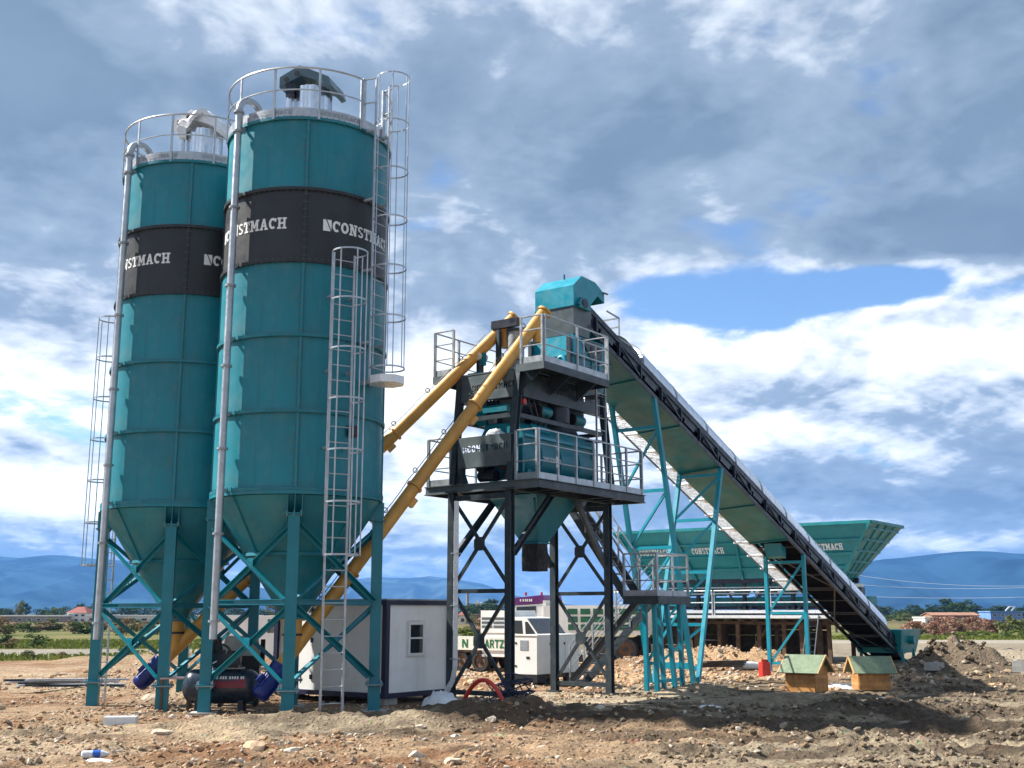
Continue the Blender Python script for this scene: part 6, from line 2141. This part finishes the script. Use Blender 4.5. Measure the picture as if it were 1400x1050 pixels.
# short grass: thin blades over the near edge of the meadow
rs = np.random.RandomState(12)
n = 34000
gx_, gy_ = rs.uniform(-34, -2, n), rs.uniform(46.5, 80, n)
ok = ((gy_ < 53) | (gy_ > 64)) & (rs.uniform(0, 1, n) < .3 + .7 * sst(fbm(gx_ * .4, gy_ * .3, 71, 3), .4, .6))
gx2, gy2 = rs.uniform(24, 60, 7000), rs.uniform(86, 96, 7000)
gx_, gy_ = np.concatenate([gx_[ok], gx2]), np.concatenate([gy_[ok], gy2])
n = len(gx_)
gz_ = height(gx_, gy_)
hh_ = rs.uniform(.08, .24, n)
ang_ = rs.uniform(0, 6.28, n)
w_ = rs.uniform(.015, .04, n)
dx, dy = np.cos(ang_) * w_, np.sin(ang_) * w_
V = np.stack([np.stack([gx_ - dx, gy_ - dy, gz_ - .02], 1), np.stack([gx_ + dx, gy_ + dy, gz_ - .02], 1), np.stack([gx_ + dx * 1.8 + rs.uniform(-.1, .1, n), gy_ + dy + rs.uniform(-.1, .1, n), gz_ + hh_], 1), np.stack([gx_ - dx * 1.6, gy_ - dy, gz_ + hh_ * .9], 1)], 1).reshape(-1, 3)
tag(link('meadow_grass', np_mesh('meadow_grass', V, np.arange(4 * n).reshape(-1, 4), LM['lime'], smooth=False)), kind='stuff')


# ------------------------------------------------------------------ far buildings
def bpos(px, Y):
    return (px - 700) / 1572 * Y * .981


M['redroof'] = MAT('red_roof_tiles', (.24, .070, .050), .8, 0, .2, 1)
M['render'] = MAT('white_render', (.70, .69, .66), .8, 0, .08, .5)
M['brickwall'] = MAT('brown_brick', (.30, .155, .095), .9, 0, .2, .8)
M['bluewall'] = MAT('blue_render', (.13, .26, .55), .7, 0, .1, .5)
M['greywall'] = MAT('grey_render', (.27, .24, .22), .9, 0, .2, .6)


def building(name, label, px0, px1, Y, h, mat, roof, wins=0, roofh=.0, dep=6.0, gable=False, doors=0, rows=1, z0=-.1):
    x0, x1 = bpos(px0, Y), bpos(px1, Y)
    o = thing(name, label, 'building', ((x0 + x1) / 2, Y, gz((x0 + x1) / 2, Y)), 0)
    w = (x1 - x0) / 2
    MB().box(-w, w, 0, dep, z0, h).build('wall', mat, o)
    if roofh:
        if gable:
            MB().prism([(-w - .2, -.3, h), (w + .2, -.3, h), (w + .2, dep / 2, h + roofh), (-w - .2, dep / 2, h + roofh)], (0, .02, .12)).build('roof', roof, o, smooth=0)
            MB().prism([(-w - .2, dep + .3, h), (w + .2, dep + .3, h), (w + .2, dep / 2 + .021, h + roofh), (-w - .2, dep / 2 + .021, h + roofh)], (0, .02, .12)).build('roof', roof, o, smooth=0)
            for s in (-1, 1):
                MB().prism([(s * w, 0, h), (s * w, dep, h), (s * w, dep / 2, h + roofh)], (-s * .1, 0, 0)).build('gable_wall', mat, o, smooth=0)
        else:
            MB().frustum((-w - .3, w + .3, -.35, dep + .35, h), (-w * .35, w * .35, dep * .4, dep * .6, h + roofh)).build('roof', roof, o, smooth=0)
    else:
        MB().box(-w - .15, w + .15, -.25, dep + .15, h, h + .22).build('roof', roof, o)
    for r_ in range(rows):
        for k_ in range(wins):
            xx = -w + (k_ + .5) * 2 * w / wins
            zz = h * (r_ + .45) / rows
            ww, hh2 = min(.55, w / wins * .5), h / rows * .20
            wd = MB().box(xx - ww, xx + ww, -.06, -.002, zz - hh2, zz + hh2).build('window', 'render' if mat != 'render' else 'greywall', o)
            MB().box(xx - ww * .85, xx + ww * .85, -.075, -.061, zz - hh2 * .8, zz + hh2 * .8).build('pane', 'glass', wd)
    return o


building('long_shed', 'long low shed with white roof at the left edge of the horizon', -30, 86, 250, 1.25, 'greywall', 'white', 9)
building('red_roof_house', 'white house with red hipped roof on the left horizon', 92, 118, 255, 2.0, 'render', 'redroof', 3, roofh=1.3, rows=2)
building('white_annex', 'low white annex beside the red roofed house on the left', 120, 150, 245, 1.4, 'render', 'white', 3)
building('pale_shed', 'pale low shed seen between the legs of the leftmost silo', 158, 238, 250, 1.3, 'render', 'white', 5)
building('pale_shed', 'pale long shed glimpsed between the two silos', 262, 352, 250, 1.3, 'render', 'white', 5)
building('ruined_building', 'roofless brown ruin with dark window holes behind the flatbed truck', 644, 668, 205, 1.6, 'brickwall', 'greywall', 4, rows=2)
building('small_white_house', 'small white house left of the ruin behind the cable duct', 628, 637, 210, 1.6, 'render', 'redroof', 1, roofh=.7)
building('brick_barn', 'long low brown brick barn on the right below the tree line', 1274, 1338, 235, 1.45, 'brickwall', 'brickwall', 7, roofh=.55, gable=True)
building('white_hut', 'tiny white hut left of the brown brick barn', 1264, 1276, 205, 1.1, 'render', 'white', 1)
bl = building('blue_building', 'blue two storey building at the right edge below the tree line', 1354, 1398, 240, 2.2, 'bluewall', 'bluewall', 4, rows=2)
w2 = bl.children[0].dimensions.x / 2
for x_ in (.2, 1.4):
    MB().bar((x_, 1, 2.42), (x_ + .9, 1, 3.3), .2, .2).build('roof_frame', 'white', bl)
MB().bar((1.1, 1, 3.3), (2.4, 1, 3.3), .2, .2).build('roof_frame', 'white', bl)
# chimney and works far behind the tower
ch = thing('works_chimney', 'tall thin factory chimney on the horizon between the tower legs', 'chimney', (bpos(639, 620), 620, 0), 0)
MB().tube([(0, 0, -1), (0, 0, 12.2)], [1.0, .72], 14).build('stack', 'greywall', ch)
MB().cyl((0, 0, 12.2), (0, 0, 12.5), .85, 14).build('stack_rim', 'render', ch)
wk_ = thing('works_silos', 'pale factory silos standing on the horizon right of the thin chimney', 'silos', (bpos(653, 620), 620, 0), 0)
for i, (x_, h_) in enumerate(((-2.4, 6.2), (-.3, 7.6), (1.8, 7.0), (3.6, 5.4))):
    c_ = MB().cyl((x_, 0, -1), (x_, 0, h_), 1.1, 16).build('storage_silo', 'render', wk_)
    MB().cyl((x_, 0, h_), (x_, 0, h_ + .5), 1.1, 16, .3).build('silo_roof', 'greywall', c_)

# power line over the field on the right
M['wire'] = MAT('aluminium_wire', (.55, .57, .60), .5, .3, .05, 3)
for i, (pa, pb_, za_, zb__, sg, lab) in enumerate(((1130, 1480, 6.3, 4.5, .8, 'upper'), (1140, 1480, 5.0, 4.4, .5, 'middle'), (1150, 1480, 3.7, 3.5, .3, 'lower'))):
    Ya, Yb = 120, 105
    a, b_ = V3((bpos(pa, Ya), Ya, za_)), V3((bpos(pb_, Yb), Yb, zb__))
    pts_ = [a.lerp(b_, t) - V3((0, 0, sg * 4 * t * (1 - t))) for t in np.linspace(0, 1, 15)]
    tag(MB().tube(pts_, .013, 5).build('power_wire', 'wire'), lab + ' power wire sagging across the mountain on the right', 'wire')
for px, Y, h_, lab in ((1142, 120, 6.6, 'timber power pole hidden behind the aggregate bunker'), (1480, 105, 5.0, 'timber power pole beyond the right edge')):
    po_ = thing('power_pole', lab, 'pole', (bpos(px, Y), Y, 0), 0)
    MB().tube([(0, 0, -.3), (0, 0, h_)], [.14, .10], 10).build('pole_shaft', 'wood', po_)
    MB().bar((-.7, 0, h_ - .3), (.7, 0, h_ - .3), .1, .1).build('cross_arm', 'wood', po_)


# ------------------------------------------------------------------ mountains
def mountain(name, Y, prof_px, base, col, seed, depth):
    """ridge whose skyline follows the given (pixel column, pixel row) profile"""
    m = bpy.data.materials.new(name)
    m.use_nodes = True
    t = m.node_tree
    t.nodes.clear()
    k = NT(t)
    pos_ = k.n('ShaderNodeNewGeometry').outputs['Position']
    n1 = k.noise(pos_, .004, 6, .6)
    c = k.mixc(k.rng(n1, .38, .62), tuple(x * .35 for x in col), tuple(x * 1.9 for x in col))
    b = k.n('ShaderNodeBsdfPrincipled', {'Base Color': c, 'Roughness': 1.0})
    b.inputs['Specular IOR Level'].default_value = 0
    t.links.new(b.outputs[0], k.n('ShaderNodeOutputMaterial').inputs[0])
    pp = np.array(prof_px, float)
    x_ = (pp[:, 0] - 700) / 1572 * Y * .985
    z_ = []
    for px, py in prof_px:
        d = px_dir(px, py)
        z_.append(1.9 + d.z / d.y * Y)
    xs = np.linspace(x_[0], x_[-1], 220)
    zs = np.interp(xs, x_, z_)
    n_ = 46
    XX, TT = np.meshgrid(xs, np.linspace(0, 1, n_))
    ridge = zs[None, :] * (1 + 0 * TT)
    nz = fbm(XX / 420, TT * 3.0, seed, 5, .55)
    val = np.abs(2 * fbm(XX / 260, TT * 1.2 + .3 * nz, seed + 9, 4) - 1)
    ss = np.sin(np.clip(TT / .72, 0, 1) * math.pi / 2) ** 1.3
    back = 1 - sst(TT, .72, 1.0) * .75
    ZZ = ridge * ss * back * (1 - .34 * (1 - np.abs(TT / .72 - 1).clip(0, 1) ** 0) ) 
    ZZ = ridge * ss * back - (val * .60) * ridge * np.sin(np.clip(TT / .72, 0, 1) * math.pi) + (nz - .5) * ridge * .06
    edge_ = sst(XX, xs[0], xs[0] + 500) * sst(-XX, -xs[-1], -xs[-1] + 500)
    YY = Y - depth * .72 + TT * depth + (fbm(XX / 300, TT * 0 + 1, seed + 3, 3) - .5) * depth * .2
    V = np.stack([XX.ravel(), YY.ravel(), (ZZ).ravel() - 2], 1)
    w = len(xs)
    ii = (np.arange(n_ - 1)[:, None] * w + np.arange(w - 1)[None, :]).ravel()
    me = np_mesh(name, V, np.stack([ii, ii + 1, ii + w + 1, ii + w], 1), m)
    return tag(link(name, me), kind='structure')


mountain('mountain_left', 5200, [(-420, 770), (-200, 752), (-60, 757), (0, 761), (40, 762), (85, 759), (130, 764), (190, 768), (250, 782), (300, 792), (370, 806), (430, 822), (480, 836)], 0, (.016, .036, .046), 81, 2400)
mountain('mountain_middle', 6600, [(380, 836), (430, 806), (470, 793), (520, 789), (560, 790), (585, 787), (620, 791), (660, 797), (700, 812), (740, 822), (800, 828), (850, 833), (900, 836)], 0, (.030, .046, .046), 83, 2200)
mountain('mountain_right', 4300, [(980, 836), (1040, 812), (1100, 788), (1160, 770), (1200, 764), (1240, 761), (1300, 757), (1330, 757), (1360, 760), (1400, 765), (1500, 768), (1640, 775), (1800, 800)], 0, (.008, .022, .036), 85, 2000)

# ------------------------------------------------------------------ haze
hv = bpy.data.materials.new('haze')
hv.use_nodes = True
ht = hv.node_tree
ht.nodes.clear()
k = NT(ht)
vol = k.n('ShaderNodeVolumePrincipled', {'Color': (.17, .44, 1.0, 1), 'Density': 1.15e-4, 'Anisotropy': .1})
ht.links.new(vol.outputs[0], k.n('ShaderNodeOutputMaterial').inputs['Volume'])
tag(MB().box(-9300, 9300, -200, 9300, -4, 330).build('haze', hv, None, smooth=0), kind='stuff')
